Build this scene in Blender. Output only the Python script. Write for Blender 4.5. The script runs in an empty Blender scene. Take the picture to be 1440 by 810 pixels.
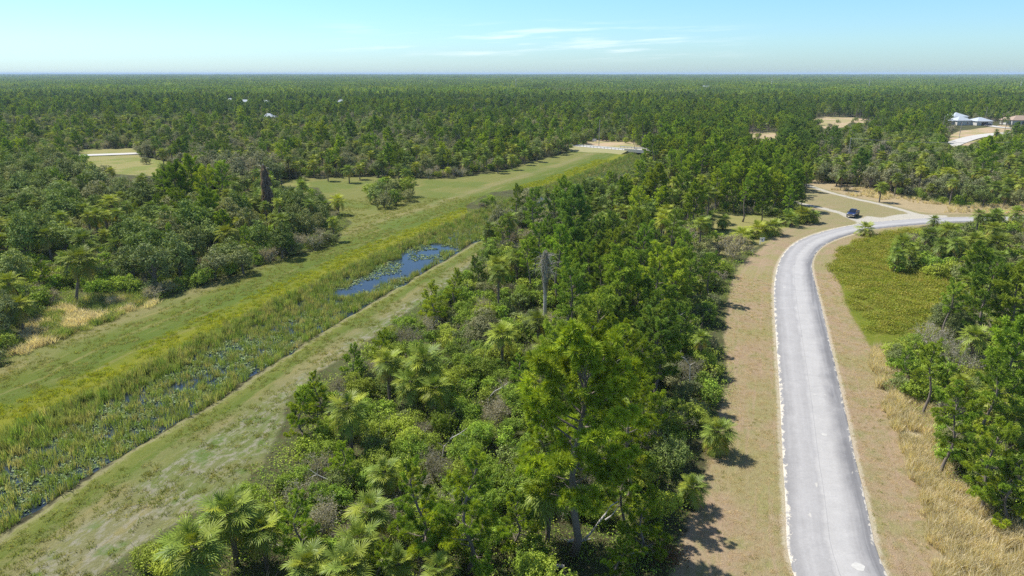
import bpy, math, random
import numpy as np
from mathutils import Vector, Matrix
rng = np.random.default_rng(11)
random.seed(5)
SC = bpy.context.scene
COL = SC.collection
PI = math.pi

# ------------------------------------------------------------------ camera
CAM_H = 35.0
PITCH = math.atan(302 / 960)
FOC = 960.0
cam_d = bpy.data.cameras.new('camera')
cam_d.sensor_width = 36.0
cam_d.lens = 24.0
cam_d.clip_start = 0.5
cam_d.clip_end = 200000
cam = bpy.data.objects.new('camera', cam_d)
COL.objects.link(cam)
cam.location = (0, 0, CAM_H)
cam.rotation_euler = (PI / 2 - PITCH, 0, 0)
SC.camera = cam

# ------------------------------------------------------------------ light
SUN_AZ = math.radians(-57)
SUN_EL = math.radians(55)
sx, sy, sz = math.sin(SUN_AZ) * math.cos(SUN_EL), math.cos(SUN_AZ) * math.cos(SUN_EL), math.sin(SUN_EL)
sun_d = bpy.data.lights.new('sun', 'SUN')
sun_d.energy = 5.0
sun_d.angle = math.radians(0.53)
sun_d.color = (1.0, 0.955, 0.88)
sun = bpy.data.objects.new('sun', sun_d)
sun.rotation_euler = Vector((sx, sy, sz)).to_track_quat('Z', 'Y').to_euler()
COL.objects.link(sun)

W = bpy.data.worlds.new('World')
SC.world = W
W.use_nodes = True
wt = W.node_tree
wt.nodes.clear()
wo = wt.nodes.new('ShaderNodeOutputWorld')
wb = wt.nodes.new('ShaderNodeBackground')
sky = wt.nodes.new('ShaderNodeTexSky')
sky.sky_type = 'NISHITA'
sky.sun_disc = False
sky.sun_elevation = SUN_EL
sky.sun_rotation = SUN_AZ
sky.altitude = 30
sky.air_density = 1.0
sky.dust_density = 0.3
sky.ozone_density = 2.0
wb.inputs[1].default_value = 0.115


class N:
    """small node-tree writer"""
    def __init__(s, t):
        s.t = t

    def n(s, typ, **kw):
        x = s.t.nodes.new('ShaderNode' + typ)
        for k, v in kw.items():
            setattr(x, k, v)
        return x

    def put(s, sock, v):
        if v is None:
            return
        if hasattr(v, 'links'):
            s.t.links.new(v, sock)
        elif isinstance(v, (tuple, list)) and sock.type == 'RGBA' and len(v) == 3:
            sock.default_value = (*v, 1)
        else:
            sock.default_value = v

    def math(s, op, a, b=None, c=None, clamp=False):
        x = s.n('Math', operation=op, use_clamp=clamp)
        s.put(x.inputs[0], a)
        s.put(x.inputs[1], b)
        s.put(x.inputs[2], c)
        return x.outputs[0]

    def mix(s, f, a, b, blend='MIX'):
        x = s.n('Mix', data_type='RGBA', blend_type=blend)
        s.put(x.inputs[0], f)
        s.put(x.inputs[6], a)
        s.put(x.inputs[7], b)
        return x.outputs[2]

    def noise(s, vec=None, scale=1.0, detail=3.0, rough=0.5, col=False, dist=0.0):
        x = s.n('TexNoise')
        s.put(x.inputs['Vector'], vec)
        x.inputs['Scale'].default_value = scale
        x.inputs['Detail'].default_value = detail
        x.inputs['Roughness'].default_value = rough
        x.inputs['Distortion'].default_value = dist
        return x.outputs[1 if col else 0]

    def step(s, v, a, b, lo=0.0, hi=1.0):
        x = s.n('MapRange', interpolation_type='SMOOTHSTEP')
        s.put(x.inputs[0], v)
        x.inputs[1].default_value = a
        x.inputs[2].default_value = b
        x.inputs[3].default_value = lo
        x.inputs[4].default_value = hi
        return x.outputs[0]

    def attr(s, name):
        x = s.n('Attribute', attribute_name=name)
        return x.outputs['Fac']

    def comb(s, x_, y_, z_):
        x = s.n('CombineXYZ')
        s.put(x.inputs[0], x_)
        s.put(x.inputs[1], y_)
        s.put(x.inputs[2], z_)
        return x.outputs[0]

    def ramp(s, f, stops, interp='LINEAR'):
        x = s.n('ValToRGB')
        x.color_ramp.interpolation = interp
        e = x.color_ramp.elements
        while len(e) < len(stops):
            e.new(0.5)
        for k, (p, c) in enumerate(stops):
            e[k].position = p
            e[k].color = (*c, 1) if len(c) == 3 else c
        s.put(x.inputs[0], f)
        return x.outputs[0]


w = N(wt)
tc = w.n('TexCoord').outputs['Generated']
sp = w.n('SeparateXYZ')
w.put(sp.inputs[0], tc)
az = w.math('ARCTAN2', sp.outputs[0], sp.outputs[1])
el = w.math('ARCSINE', sp.outputs[2])
band = w.math('MULTIPLY', w.step(el, 0.010, 0.035), w.step(el, 0.075, 0.050))
bump_ = w.step(w.math('COSINE', w.math('MULTIPLY', w.math('SUBTRACT', az, 0.03), 4.0)), 0.25, 0.95)
streak = w.noise(w.comb(w.math('ADD', w.math('MULTIPLY', w.math('ADD', az, 0.06), 9.0), w.math('MULTIPLY', el, -60.0)), w.math('MULTIPLY', el, 110.0), 3.7), 1.0, 5, 0.55)
cl = w.math('MULTIPLY', w.math('MULTIPLY', band, bump_), w.step(streak, 0.45, 0.72))
cl = w.math('MULTIPLY', cl, 0.5)
tinted = w.mix(1.0, sky.outputs[0], w.ramp(el, [(0.0, (0.51, 0.71, 1.0)), (0.04, (0.59, 0.82, 1.03)), (0.10, (0.60, 0.87, 1.06)), (0.5, (1, 1, 1))]), 'MULTIPLY')
w.put(wb.inputs[0], w.mix(cl, tinted, (7.6, 8.1, 8.4)))
wt.links.new(wb.outputs[0], wo.inputs[0])

SC.view_settings.view_transform = 'Standard'
SC.view_settings.look = 'None'
SC.view_settings.exposure = 0.5
HAZE_D = 0.00008
SC.view_settings.gamma = 1.0
SC.view_settings.use_curve_mapping = False
cy = SC.cycles
cy.max_bounces = 5
cy.diffuse_bounces = 2
cy.glossy_bounces = 2
cy.transmission_bounces = 3
cy.transparent_max_bounces = 6
cy.volume_bounces = 0
cy.use_denoising = False
cy.sample_clamp_indirect = 4.0
cy.caustics_reflective = False
cy.caustics_refractive = False

# ------------------------------------------------------------------ projection helpers
CP, SP = math.cos(PITCH), math.sin(PITCH)


def at(px, py, h=0.0):
    """point of the place at height h that the photograph shows at pixel px, py (1440 x 810)"""
    x = (px - 720) / FOC
    y = -(py - 405) / FOC
    dy = CP + y * SP
    dz = -SP + y * CP
    t = (h - CAM_H) / dz
    return Vector((x * t, dy * t, h))


def proj(X, Y, Z):
    zz = np.asarray(Z, float) - CAM_H
    d = np.asarray(Y) * CP - zz * SP
    u = np.asarray(Y) * SP + zz * CP
    d = np.maximum(d, 0.1)
    return 720 + FOC * np.asarray(X) / d, 405 - FOC * u / d


def inpoly(px, py, poly):
    px = np.asarray(px, float)
    py = np.asarray(py, float)
    r = np.zeros(px.shape, bool)
    n = len(poly)
    for i in range(n):
        x1, y1 = poly[i]
        x2, y2 = poly[(i + 1) % n]
        if y1 == y2:
            continue
        c = (y1 > py) != (y2 > py)
        r ^= c & (px < (x2 - x1) * (py - y1) / (y2 - y1) + x1)
    return r


def segd(X, Y, line, closed=False):
    """distance to a polyline, arc position and side (+ left of travel)"""
    best = np.full(X.shape, 1e9)
    arc = np.zeros(X.shape)
    side = np.zeros(X.shape)
    s0 = 0.0
    pts = list(line) + ([line[0]] if closed else [])
    for (x1, y1), (x2, y2) in zip(pts[:-1], pts[1:]):
        dx, dy = x2 - x1, y2 - y1
        L = math.hypot(dx, dy)
        if L < 1e-6:
            continue
        t = np.clip(((X - x1) * dx + (Y - y1) * dy) / L / L, 0, 1)
        d = np.hypot(X - x1 - t * dx, Y - y1 - t * dy)
        m = d < best
        best = np.where(m, d, best)
        arc = np.where(m, s0 + t * L, arc)
        cr = dx * (Y - y1) - dy * (X - x1)
        side = np.where(m, np.sign(cr), side)
        s0 += L
    return best, arc, side


def W2(poly):
    return [tuple(at(*p)[:2]) for p in poly]


def sdist(X, Y, wpoly):
    d, _, _ = segd(X, Y, wpoly, True)
    return np.where(inpoly(X, Y, wpoly), d, -d)


def vnoise(X, Y, s, seed=0):
    x = np.asarray(X) / s + 57.3 + seed * 17.1
    y = np.asarray(Y) / s + 91.7 + seed * 7.7
    xi, yi = np.floor(x), np.floor(y)
    fx, fy = x - xi, y - yi
    fx, fy = fx * fx * (3 - 2 * fx), fy * fy * (3 - 2 * fy)

    def h(a, b):
        v = np.sin(a * 127.1 + b * 311.7 + seed * 74.7) * 43758.5453
        return v - np.floor(v)
    return (h(xi, yi) * (1 - fx) + h(xi + 1, yi) * fx) * (1 - fy) + (h(xi, yi + 1) * (1 - fx) + h(xi + 1, yi + 1) * fx) * fy


def smooth(line, n=3):
    p = [tuple(q) for q in line]
    for _ in range(n):
        q = [p[0]]
        for a, b in zip(p[:-1], p[1:]):
            q += [(a[0] * .75 + b[0] * .25, a[1] * .75 + b[1] * .25), (a[0] * .25 + b[0] * .75, a[1] * .25 + b[1] * .75)]
        q.append(p[-1])
        p = q
    return p


# ------------------------------------------------------------------ layout, in photograph pixels
FIELD = [(-80, 556), (0, 514), (30, 494), (100, 468), (150, 449), (205, 430), (290, 400), (350, 380), (420, 359), (470, 349), (480, 326), (496, 313), (482, 303), (462, 290), (448, 264), (395, 262), (390, 253), (430, 251), (500, 249), (590, 251), (640, 251), (700, 241), (745, 229), (790, 216), (815, 206), (835, 197), (890, 201), (897, 235), (870, 243), (800, 256), (740, 266), (690, 272), (655, 290), (665, 320), (682, 345), (660, 372), (630, 400), (600, 420), (560, 448), (530, 470), (500, 492), (440, 530), (405, 560), (395, 600), (370, 650), (330, 690), (260, 730), (190, 770), (120, 822), (-80, 822)]
CLEAR_L = [(110, 210), (190, 208), (196, 220), (240, 228), (242, 243), (215, 247), (140, 244), (112, 228)]
ROADSIDE = [(940, 822), (960, 750), (985, 690), (1003, 600), (1024, 540), (1019, 470), (1028, 400), (1040, 372), (1075, 345), (1100, 322), (1152, 311), (1128, 292), (1136, 256), (1180, 261), (1225, 268), (1290, 281), (1345, 292), (1440, 289), (1520, 291), (1520, 305), (1385, 301), (1375, 312), (1320, 313), (1262, 327), (1250, 350), (1243, 378), (1290, 393), (1337, 397), (1325, 440), (1300, 458), (1270, 478), (1228, 490), (1245, 540), (1288, 600), (1312, 650), (1350, 700), (1420, 745), (1445, 800), (1440, 822)]
NOOK = [(1003, 300), (1050, 300), (1105, 308), (1150, 312), (1100, 332), (1062, 347), (1015, 366), (1003, 340)]
VERGE_B = [(796, 197), (850, 196), (900, 200), (905, 211), (850, 207), (796, 203)]
CLEAR_A = [(1052, 186), (1090, 186), (1093, 197), (1062, 200)]
CLEAR_B = [(1140, 167), (1160, 164), (1200, 165), (1224, 169), (1216, 173), (1196, 172), (1186, 179), (1160, 181), (1150, 174)]
LANE_R = [(1335, 190), (1350, 184), (1395, 178), (1418, 175), (1422, 184), (1388, 190), (1362, 205), (1336, 203)]
HOUSE_R = [(1340, 155), (1358, 151), (1378, 153), (1402, 170), (1402, 180), (1345, 178)]
HOUSE_R2 = [(1424, 156), (1450, 154), (1450, 176), (1424, 174)]
BANKGRASS = [(15, 500), (40, 455), (80, 432), (140, 417), (205, 415), (212, 428), (150, 452), (100, 470), (40, 494)]
FAR_HOUSES = [(376, 164, 12, 'grey white house half hidden in the woods, nearer and lower of the roofs at left'),
              (374, 144, 13, 'white roofed house among the far trees above the nearer grey white one'),
              (479, 143, 11, 'white roofed house in the far trees left of the picture middle'),
              (345, 143, 9, 'small pale roof just left of the two stacked white roofs'),
              (323, 141, 7, 'tiny white roof peeking out of the far woods, leftmost of the far roofs'),
              (993, 122, 12, 'white building standing alone near the horizon right of the middle')]
OPEN = [FIELD, CLEAR_L, ROADSIDE, NOOK, CLEAR_A, CLEAR_B, LANE_R, BANKGRASS]
FEATURES = [   # (polygon, metres ahead): nothing nearer than that may hide it
    ([(364, 222), (392, 222), (390, 292), (368, 292)], 162), ([(750, 342), (784, 342), (778, 442), (756, 442)], 96), ([(784, 690), (812, 690), (812, 782), (784, 782)], 44),
    ([(826, 700), (874, 700), (874, 770), (800, 815)], 45), ([(900, 764), (965, 764), (965, 810), (900, 810)], 46), ([(840, 172), (848, 172), (848, 205), (840, 205)], 350),
    ([(1191, 193), (1203, 193), (1203, 213), (1191, 213)], 292), ([(1322, 163), (1336, 163), (1336, 180), (1322, 180)], 440), ([(458, 268), (502, 275), (502, 310), (470, 310)], 176),
    ([(1060, 333), (1080, 333), (1080, 346), (1060, 346)], 140), ([(500, 248), (590, 248), (590, 295), (500, 295)], 195), ([(1378, 425), (1430, 415), (1425, 470), (1380, 480)], 88),
    ([(66, 345), (128, 345), (112, 415), (88, 415)], 110), ([(1342, 155), (1358, 152), (1378, 153), (1402, 170), (1402, 180), (1345, 178)], 520),
    ([(1424, 158), (1450, 156), (1450, 176), (1424, 174)], 520), ([(1196, 288), (1212, 288), (1212, 304), (1190, 304)], 172)]
for fx_, fy_, fw_, _l in FAR_HOUSES:
    FEATURES.append(([(fx_ - fw_ * .3, fy_ - 3), (fx_ + fw_ * .3, fy_ - 3), (fx_ + fw_ * .42, fy_ + 1), (fx_ - fw_ * .42, fy_ + 1)], at(fx_, fy_, 3.5).y + 2))
PATCH = [(1172, 374), (1182, 350), (1205, 337), (1250, 327), (1320, 317), (1420, 330), (1450, 400), (1335, 462), (1290, 477), (1225, 489), (1195, 440)]
TALLSTRAW = [(1224, 492), (1252, 484), (1285, 540), (1315, 610), (1345, 680), (1395, 730), (1445, 765), (1450, 822), (1334, 822), (1302, 700), (1265, 600)]
FARSTRAW = [(1128, 250), (1180, 258), (1225, 266), (1290, 280), (1345, 290), (1440, 286), (1530, 288), (1530, 303), (1310, 300), (1290, 297), (1240, 284), (1200, 276), (1135, 259)]

S_LINE = [(-47, 5), (-41.5, 41), (-40.5, 45.6), (-38.8, 51.9), (-36.9, 60.4), (-33.0, 68.1), (-29.6, 82.0), (-24.0, 98.6), (-15.9, 122.3), (-4.8, 151.7), (10, 185), (34, 235), (60, 290), (78, 340), (100, 420)]
S_LINE = smooth(S_LINE, 2)
RL = [(1111, 822), (1107, 700), (1103, 650), (1099, 560), (1093, 480), (1089, 420), (1090, 395), (1095, 370), (1107, 350), (1127, 336), (1160, 325), (1200, 316), (1240, 311), (1300, 306.5), (1370, 305), (1500, 305)]
RR = [(1238, 822), (1214, 700), (1201, 650), (1183, 560), (1165, 480), (1151, 420), (1144, 395), (1139, 371), (1147, 353), (1166, 339), (1200, 327.5), (1235, 321), (1262, 318.5), (1310, 314), (1380, 311.5), (1500, 311)]
RLw = smooth([(19.0, 15.0)] + [tuple(at(*p)[:2]) for p in RL], 3)
RRw = smooth([(25.6, 15.0)] + [tuple(at(*p)[:2]) for p in RR], 3)
RC = [((a[0] + b[0]) / 2, (a[1] + b[1]) / 2) for a, b in zip(RLw, RRw)]
TRAIL1 = smooth([tuple(at(*p)[:2]) for p in [(1300, 304), (1272, 296), (1240, 287), (1200, 279), (1165, 270), (1140, 262), (1105, 252)]], 2)
TRAIL2 = smooth([tuple(at(*p)[:2]) for p in [(1215, 313), (1196, 306), (1185, 300), (1160, 294), (1138, 289), (1100, 280)]], 2)


def road_d(X, Y):
    """distance outside the main road's edge"""
    hw = [math.hypot(a[0] - b[0], a[1] - b[1]) / 2 for a, b in zip(RLw, RRw)]
    d, arc, side = segd(X, Y, RC)
    L = np.concatenate([[0], np.cumsum([math.hypot(q[0] - p[0], q[1] - p[1]) for p, q in zip(RC[:-1], RC[1:])])])
    return d - np.interp(arc, L, hw) * 0.97


# ------------------------------------------------------------------ mesh writer
def mesh_np(name, V, T, mats=(), midx=None, smooth_=False, **attrs):
    V = np.asarray(V, np.float32)
    T = np.asarray(T, np.int32)
    me = bpy.data.meshes.new(name)
    k = T.shape[1]
    me.vertices.add(len(V))
    me.vertices.foreach_set('co', V.ravel())
    me.loops.add(T.size)
    me.loops.foreach_set('vertex_index', T.ravel())
    me.polygons.add(len(T))
    me.polygons.foreach_set('loop_start', np.arange(len(T), dtype=np.int32) * k)
    me.polygons.foreach_set('loop_total', np.full(len(T), k, np.int32))
    for m in mats:
        me.materials.append(m)
    if midx is not None:
        me.polygons.foreach_set('material_index', np.asarray(midx, np.int32))
    me.polygons.foreach_set('use_smooth', np.full(len(T), bool(smooth_)))
    for an, av in attrs.items():
        a = me.attributes.new(an, 'FLOAT', 'POINT')
        a.data.foreach_set('value', np.asarray(av, np.float32))
    me.update(calc_edges=True)
    return me


class Geo:
    """collects triangles with a material index and a tint per vertex"""
    def __init__(s):
        s.V, s.T, s.M, s.A, s.n = [], [], [], [], 0

    def add(s, V, T, m=0, a=0.5):
        V = np.asarray(V, float).reshape(-1, 3)
        T = np.asarray(T, int).reshape(-1, 3)
        s.V.append(V)
        s.T.append(T + s.n)
        s.M.append(np.full(len(T), m) if np.isscalar(m) else np.asarray(m))
        s.A.append(np.full(len(V), a) if np.isscalar(a) else np.asarray(a, float))
        s.n += len(V)

    def arr(s):
        return np.concatenate(s.V), np.concatenate(s.T), np.concatenate(s.M), np.concatenate(s.A)

    def merge(s, other, M=None, a_off=0.0):
        V, T, m, a = other.arr() if isinstance(other, Geo) else other
        if M is not None:
            M = np.array(M)
            V = V @ M[:3, :3].T + M[:3, 3]
        s.add(V, T, m, np.clip(a + a_off, 0, 1))

    def mesh(s, name, mats, smooth_=False):
        V, T, m, a = s.arr()
        return mesh_np(name, V, T, mats, m, smooth_, tint=a)


def tube(g, pts, rads, m=0, sides=6, a=0.5, cap=True):
    pts = np.asarray(pts, float)
    n = len(pts)
    ang = np.arange(sides) / sides * 2 * PI
    rings = []
    ref = np.array([0.31, 0.17, 0.93])
    for i in range(n):
        d = pts[min(i + 1, n - 1)] - pts[max(i - 1, 0)]
        d = d / (np.linalg.norm(d) + 1e-9)
        u = np.cross(d, ref if abs(d @ ref) < 0.95 else np.array([1., 0, 0]))
        u /= np.linalg.norm(u)
        v = np.cross(d, u)
        rings.append(pts[i] + rads[i] * (np.cos(ang)[:, None] * u + np.sin(ang)[:, None] * v))
    V = np.concatenate(rings)
    T = []
    for i in range(n - 1):
        for k in range(sides):
            a0, b0 = i * sides + k, i * sides + (k + 1) % sides
            T += [(a0, b0, b0 + sides), (a0, b0 + sides, a0 + sides)]
    if cap:
        V = np.concatenate([V, pts[-1:], pts[:1]])
        for k in range(sides):
            T.append(((n - 1) * sides + k, (n - 1) * sides + (k + 1) % sides, n * sides))
            T.append(((k + 1) % sides, k, n * sides + 1))
    g.add(V, T, m, a)


def box(g, x0, x1, y0, y1, z0, z1, m=0, a=0.5):
    V = [(x, y, z) for z in (z0, z1) for y in (y0, y1) for x in (x0, x1)]
    Q = [(0, 2, 3, 1), (4, 5, 7, 6), (0, 1, 5, 4), (1, 3, 7, 5), (3, 2, 6, 7), (2, 0, 4, 6)]
    T = [t for q in Q for t in ((q[0], q[1], q[2]), (q[0], q[2], q[3]))]
    g.add(V, T, m, a)


def unit(v):
    return v / (np.linalg.norm(v, axis=-1, keepdims=True) + 1e-9)


def leaves(g, C, Nn, size, m=0, tint=0.5, asp=0.55, quad=True):
    """leaf faces at C with normals Nn"""
    n = len(C)
    r = unit(rng.normal(size=(n, 3)))
    A = unit(np.cross(Nn, r))
    B = np.cross(Nn, A)
    s = np.asarray(size).reshape(-1, 1) * rng.uniform(.7, 1.3, (n, 1))
    tint = np.broadcast_to(tint, (n,))
    if quad:
        V = np.stack([C - A * s * .5, C + B * s * asp * .5 + Nn * s * .08, C + A * s * .5, C - B * s * asp * .5 + Nn * s * .08], 1).reshape(-1, 3)
        b = np.arange(n)[:, None] * 4
        T = np.concatenate([b + [0, 1, 2], b + [0, 2, 3]])
        g.add(V, T, m, np.repeat(tint, 4))
    else:
        V = np.stack([C - A * s * .5 - B * s * asp * .4, C + B * s * asp * .6, C + A * s * .5 - B * s * asp * .3], 1).reshape(-1, 3)
        T = (np.arange(n)[:, None] * 3) + [0, 1, 2]
        g.add(V, T, m, np.repeat(tint, 3))


# ------------------------------------------------------------------ materials
def new_mat(name):
    m = bpy.data.materials.new(name)
    m.use_nodes = True
    m.node_tree.nodes.clear()
    x = N(m.node_tree)
    out = x.n('OutputMaterial')
    return m, x, out


def simple(name, col, rough=0.8, metal=0.0, var=0.15, scale=4.0, spec=0.3):
    m, x, out = new_mat(name)
    p = x.n('BsdfPrincipled')
    geo = x.n('NewGeometry').outputs['Position']
    nz = x.noise(geo, scale, 4, 0.6)
    k = x.math('MULTIPLY_ADD', nz, var * 2, 1 - var)
    x.put(p.inputs['Base Color'], x.mix(1.0, col, k, 'MULTIPLY'))
    p.inputs['Roughness'].default_value = rough
    p.inputs['Metallic'].default_value = metal
    p.inputs['Specular IOR Level'].default_value = spec
    m.node_tree.links.new(p.outputs[0], out.inputs[0])
    return m


def foliage(name, lo, hi, alt=None, trans=0.3, gloss=0.04, grough=0.5, wide=None, field=0.5):
    """leaf material: lo..hi by the tint of the leaf, alt = colour some plants lean to"""
    m, x, out = new_mat(name)
    t = x.attr('tint')
    col = x.mix(t, lo, hi)
    oi = x.n('ObjectInfo')
    rnd = oi.outputs['Random']
    if alt is not None:
        col = x.mix(x.math('MULTIPLY', x.math('POWER', rnd, 2.0), 0.75), col, alt)
    rnd2 = x.math('FRACT', x.math('MULTIPLY', rnd, 37.7))
    col = x.mix(1.0, col, x.math('MULTIPLY_ADD', rnd2, 0.55, 0.72), 'MULTIPLY')
    if wide is not None:
        fz = x.noise(oi.outputs['Location'], 0.011, 2, 0.5)
        col = x.mix(x.math('MULTIPLY', x.step(fz, 0.45, 0.66), field), col, wide)
    d = x.n('BsdfDiffuse')
    x.put(d.inputs[0], col)
    tr = x.n('BsdfTranslucent')
    x.put(tr.inputs[0], x.mix(1.0, col, (1.15, 1.1, 0.55), 'MULTIPLY'))
    ms = x.n('MixShader')
    ms.inputs[0].default_value = min(.5, trans * 1.35)
    L = m.node_tree.links
    L.new(d.outputs[0], ms.inputs[1])
    L.new(tr.outputs[0], ms.inputs[2])
    gl = x.n('BsdfGlossy')
    gl.inputs['Roughness'].default_value = grough + .1
    gl.inputs['Color'].default_value = (1, 1, 1, 1)
    m2 = x.n('MixShader')
    m2.inputs[0].default_value = gloss * .5
    L.new(ms.outputs[0], m2.inputs[1])
    L.new(gl.outputs[0], m2.inputs[2])
    L.new(m2.outputs[0], out.inputs[0])
    return m


M_NEEDLE = foliage('pine_needles', (0.075, 0.165, 0.026), (0.40, 0.54, 0.050), (0.50, 0.55, 0.040), 0.18, 0.015, wide=(0.13, 0.23, 0.080), field=.6)
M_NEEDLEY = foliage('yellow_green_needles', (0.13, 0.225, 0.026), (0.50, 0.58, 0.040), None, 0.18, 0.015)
M_OAK = foliage('oak_leaves', (0.075, 0.135, 0.032), (0.29, 0.39, 0.065), (0.36, 0.34, 0.15), 0.17, 0.03, wide=(0.32, 0.29, 0.21), field=.75)
M_SHRUB = foliage('shrub_leaves', (0.07, 0.155, 0.022), (0.37, 0.52, 0.050), (0.44, 0.48, 0.060), 0.18, 0.02, wide=(0.28, 0.35, 0.09), field=.45)
M_GREYLEAF = foliage('greyish_leaves', (0.18, 0.185, 0.115), (0.36, 0.34, 0.22), (0.38, 0.32, 0.25), 0.30, 0.02)
M_PALM = foliage('palm_fronds', (0.038, 0.085, 0.016), (0.26, 0.345, 0.060), (0.36, 0.38, 0.035), 0.18, 0.02, 0.35)
M_PALMY = foliage('yellowing_fronds', (0.30, 0.27, 0.04), (0.50, 0.42, 0.07), None, 0.25, 0.05)
M_PALMD = foliage('dead_fronds', (0.16, 0.115, 0.07), (0.34, 0.26, 0.17), None, 0.15, 0.02)
M_RUST = foliage('rusty_leaves', (0.16, 0.085, 0.04), (0.27, 0.15, 0.07), None, 0.2, 0.02)
M_DEADVINE = foliage('dead_vines', (0.16, 0.12, 0.10), (0.42, 0.33, 0.28), None, 0.33, 0.0)
M_TWIG = foliage('grey_twigs', (0.32, 0.30, 0.265), (0.60, 0.565, 0.50), None, 0.2, 0.02)
M_BARK = simple('pine_bark', (0.20, 0.165, 0.135), .9, var=.35, scale=9)
M_PBARK = simple('palm_trunk', (0.20, 0.165, 0.13), .9, var=.35, scale=12)
M_DEADWOOD = simple('weathered_wood', (0.52, 0.48, 0.43), .85, var=.3, scale=6)
M_STRAW = foliage('straw_blades', (0.58, 0.49, 0.33), (0.84, 0.74, 0.54), (0.54, 0.50, 0.27), 0.35, 0.02)
M_REED = foliage('reed_blades', (0.10, 0.19, 0.04), (0.28, 0.38, 0.08), (0.50, 0.42, 0.22), 0.37, 0.04)
M_GRASSB = foliage('grass_blades', (0.15, 0.20, 0.032), (0.28, 0.32, 0.055), (0.42, 0.35, 0.17), 0.37, 0.03)
M_YELLOW = foliage('yellow_weed', (0.24, 0.30, 0.025), (0.52, 0.50, 0.03), (0.18, 0.28, 0.035), 0.33, 0.02)
M_DRYG = foliage('dry_short_blades', (0.50, 0.38, 0.23), (0.72, 0.57, 0.36), (0.42, 0.40, 0.15), 0.37, 0.02)
M_COVER = foliage('low_weeds', (0.12, 0.18, 0.012), (0.36, 0.40, 0.022), (0.46, 0.36, 0.09), 0.30, 0.03)
M_PAD = foliage('lily_pads', (0.06, 0.12, 0.03), (0.16, 0.25, 0.05), (0.20, 0.24, 0.05), 0.1, 0.06, 0.4)
M_ASPH = None

# ------------------------------------------------------------------ ground
ys = np.concatenate([np.arange(-60, 25, 5.0), np.arange(25, 150, 0.45), np.arange(150, 300, 0.8), np.geomspace(300, 1200, 160), np.geomspace(1230, 90000, 60)])
us = np.linspace(-1, 1, 430)
YY, UU = np.meshgrid(ys, us, indexing='ij')
XX = UU * 0.82 * (YY + 75)
X, Y = XX.ravel(), YY.ravel()
far = Y > 1300
sd, sarc, sside = segd(X, Y, S_LINE)
tt = sd * sside            # + = across the channel, away from the road
rd = road_d(X, Y)


def msk(poly):
    d = np.full(X.shape, -9.0)
    wp = W2(poly)
    a = np.array(wp)
    m = (X > a[:, 0].min() - 10) & (X < a[:, 0].max() + 10) & (Y > a[:, 1].min() - 10) & (Y < a[:, 1].max() + 10)
    d[m] = sdist(X[m], Y[m], wp)
    return np.clip(d, -9, 9)


a_field, a_cl, a_road = msk(FIELD), np.maximum(msk(CLEAR_L), msk(NOOK)), msk(ROADSIDE)
a_patch, a_tall, a_fstraw = msk(PATCH), msk(TALLSTRAW), msk(FARSTRAW)
a_clr = np.maximum(np.maximum(np.maximum(msk(CLEAR_A), msk(VERGE_B)), msk(CLEAR_B)), np.maximum(msk(LANE_R), msk(HOUSE_R2)))
a_bank = msk(BANKGRASS)
tr1 = segd(X, Y, TRAIL1)[0]
tr2 = segd(X, Y, TRAIL2)[0]
apron = msk([(1205, 309), (1222, 303), (1240, 306), (1262, 302), (1286, 299), (1302, 302), (1330, 303), (1330, 308), (1205, 318)])
a_trail = np.clip(np.minimum(np.minimum(tr1 - 1.15, tr2 - 1.15), -apron - .3), -9, 9)
# channel basin
wob = (vnoise(X, Y, 4.5, 71) - .5) * 2.4 + (vnoise(X, Y, 1.6, 72) - .5) * 1.2
wet = np.clip((tt + 0.3 + wob * .6) / 2.2, 0, 1) * np.clip((14.5 - tt) / 5.0, 0, 1)
wet = wet * wet * (3 - 2 * wet)
near_ch = (Y < 420)
Zg = -0.75 * wet * near_ch
Zg += np.where((tt > 14) & (tt < 34) & near_ch, 0.25 * np.sin(np.clip((tt - 14) / 20, 0, 1) * PI), 0)
Zg += np.where((Y < 500), (vnoise(X, Y, 3.1, 2) - .5) * .12 + (vnoise(X, Y, 14, 3) - .5) * .3, 0) * np.clip(rd / 6, 0, 1)
Zg -= 0.05 * np.clip(1 - np.abs(rd + .5), 0, 1)
Zg = np.where(rd < 0.3, -0.02, Zg)
nr, nc = len(ys), len(us)
I = np.arange(nr * nc).reshape(nr, nc)
Q = np.stack([I[:-1, :-1], I[:-1, 1:], I[1:, 1:], I[1:, :-1]], -1).reshape(-1, 4)

GM, x, out = new_mat('ground')
pos = x.n('NewGeometry').outputs['Position']
n_fine = x.noise(pos, 2.2, 5, 0.7)
n_mid = x.noise(pos, 0.35, 4, 0.6)
n_big = x.noise(pos, 0.06, 3, 0.55)
n_tiny = x.noise(pos, 9.0, 3, 0.7)
at_t, at_s = x.attr('t'), x.attr('s')
st = x.noise(x.comb(x.math('MULTIPLY', at_s, 0.07), x.math('MULTIPLY', at_t, 0.75), 0.0), 1.0, 4, 0.6)
st2 = x.noise(x.comb(x.math('MULTIPLY', at_s, 0.8), x.math('MULTIPLY', at_t, 1.6), 5.0), 1.0, 5, 0.65)
# forest floor
floor_c = x.ramp(n_mid, [(0.3, (0.045, 0.036, 0.022)), (0.5, (0.085, 0.075, 0.035)), (0.7, (0.10, 0.11, 0.035))])
floor_c = x.mix(x.step(n_fine, .35, .7), floor_c, (0.06, 0.08, 0.025))
far_c = x.mix(n_big, (0.055, 0.082, 0.030), (0.085, 0.105, 0.045))
base = x.mix(x.attr('farw'), floor_c, far_c)
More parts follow.
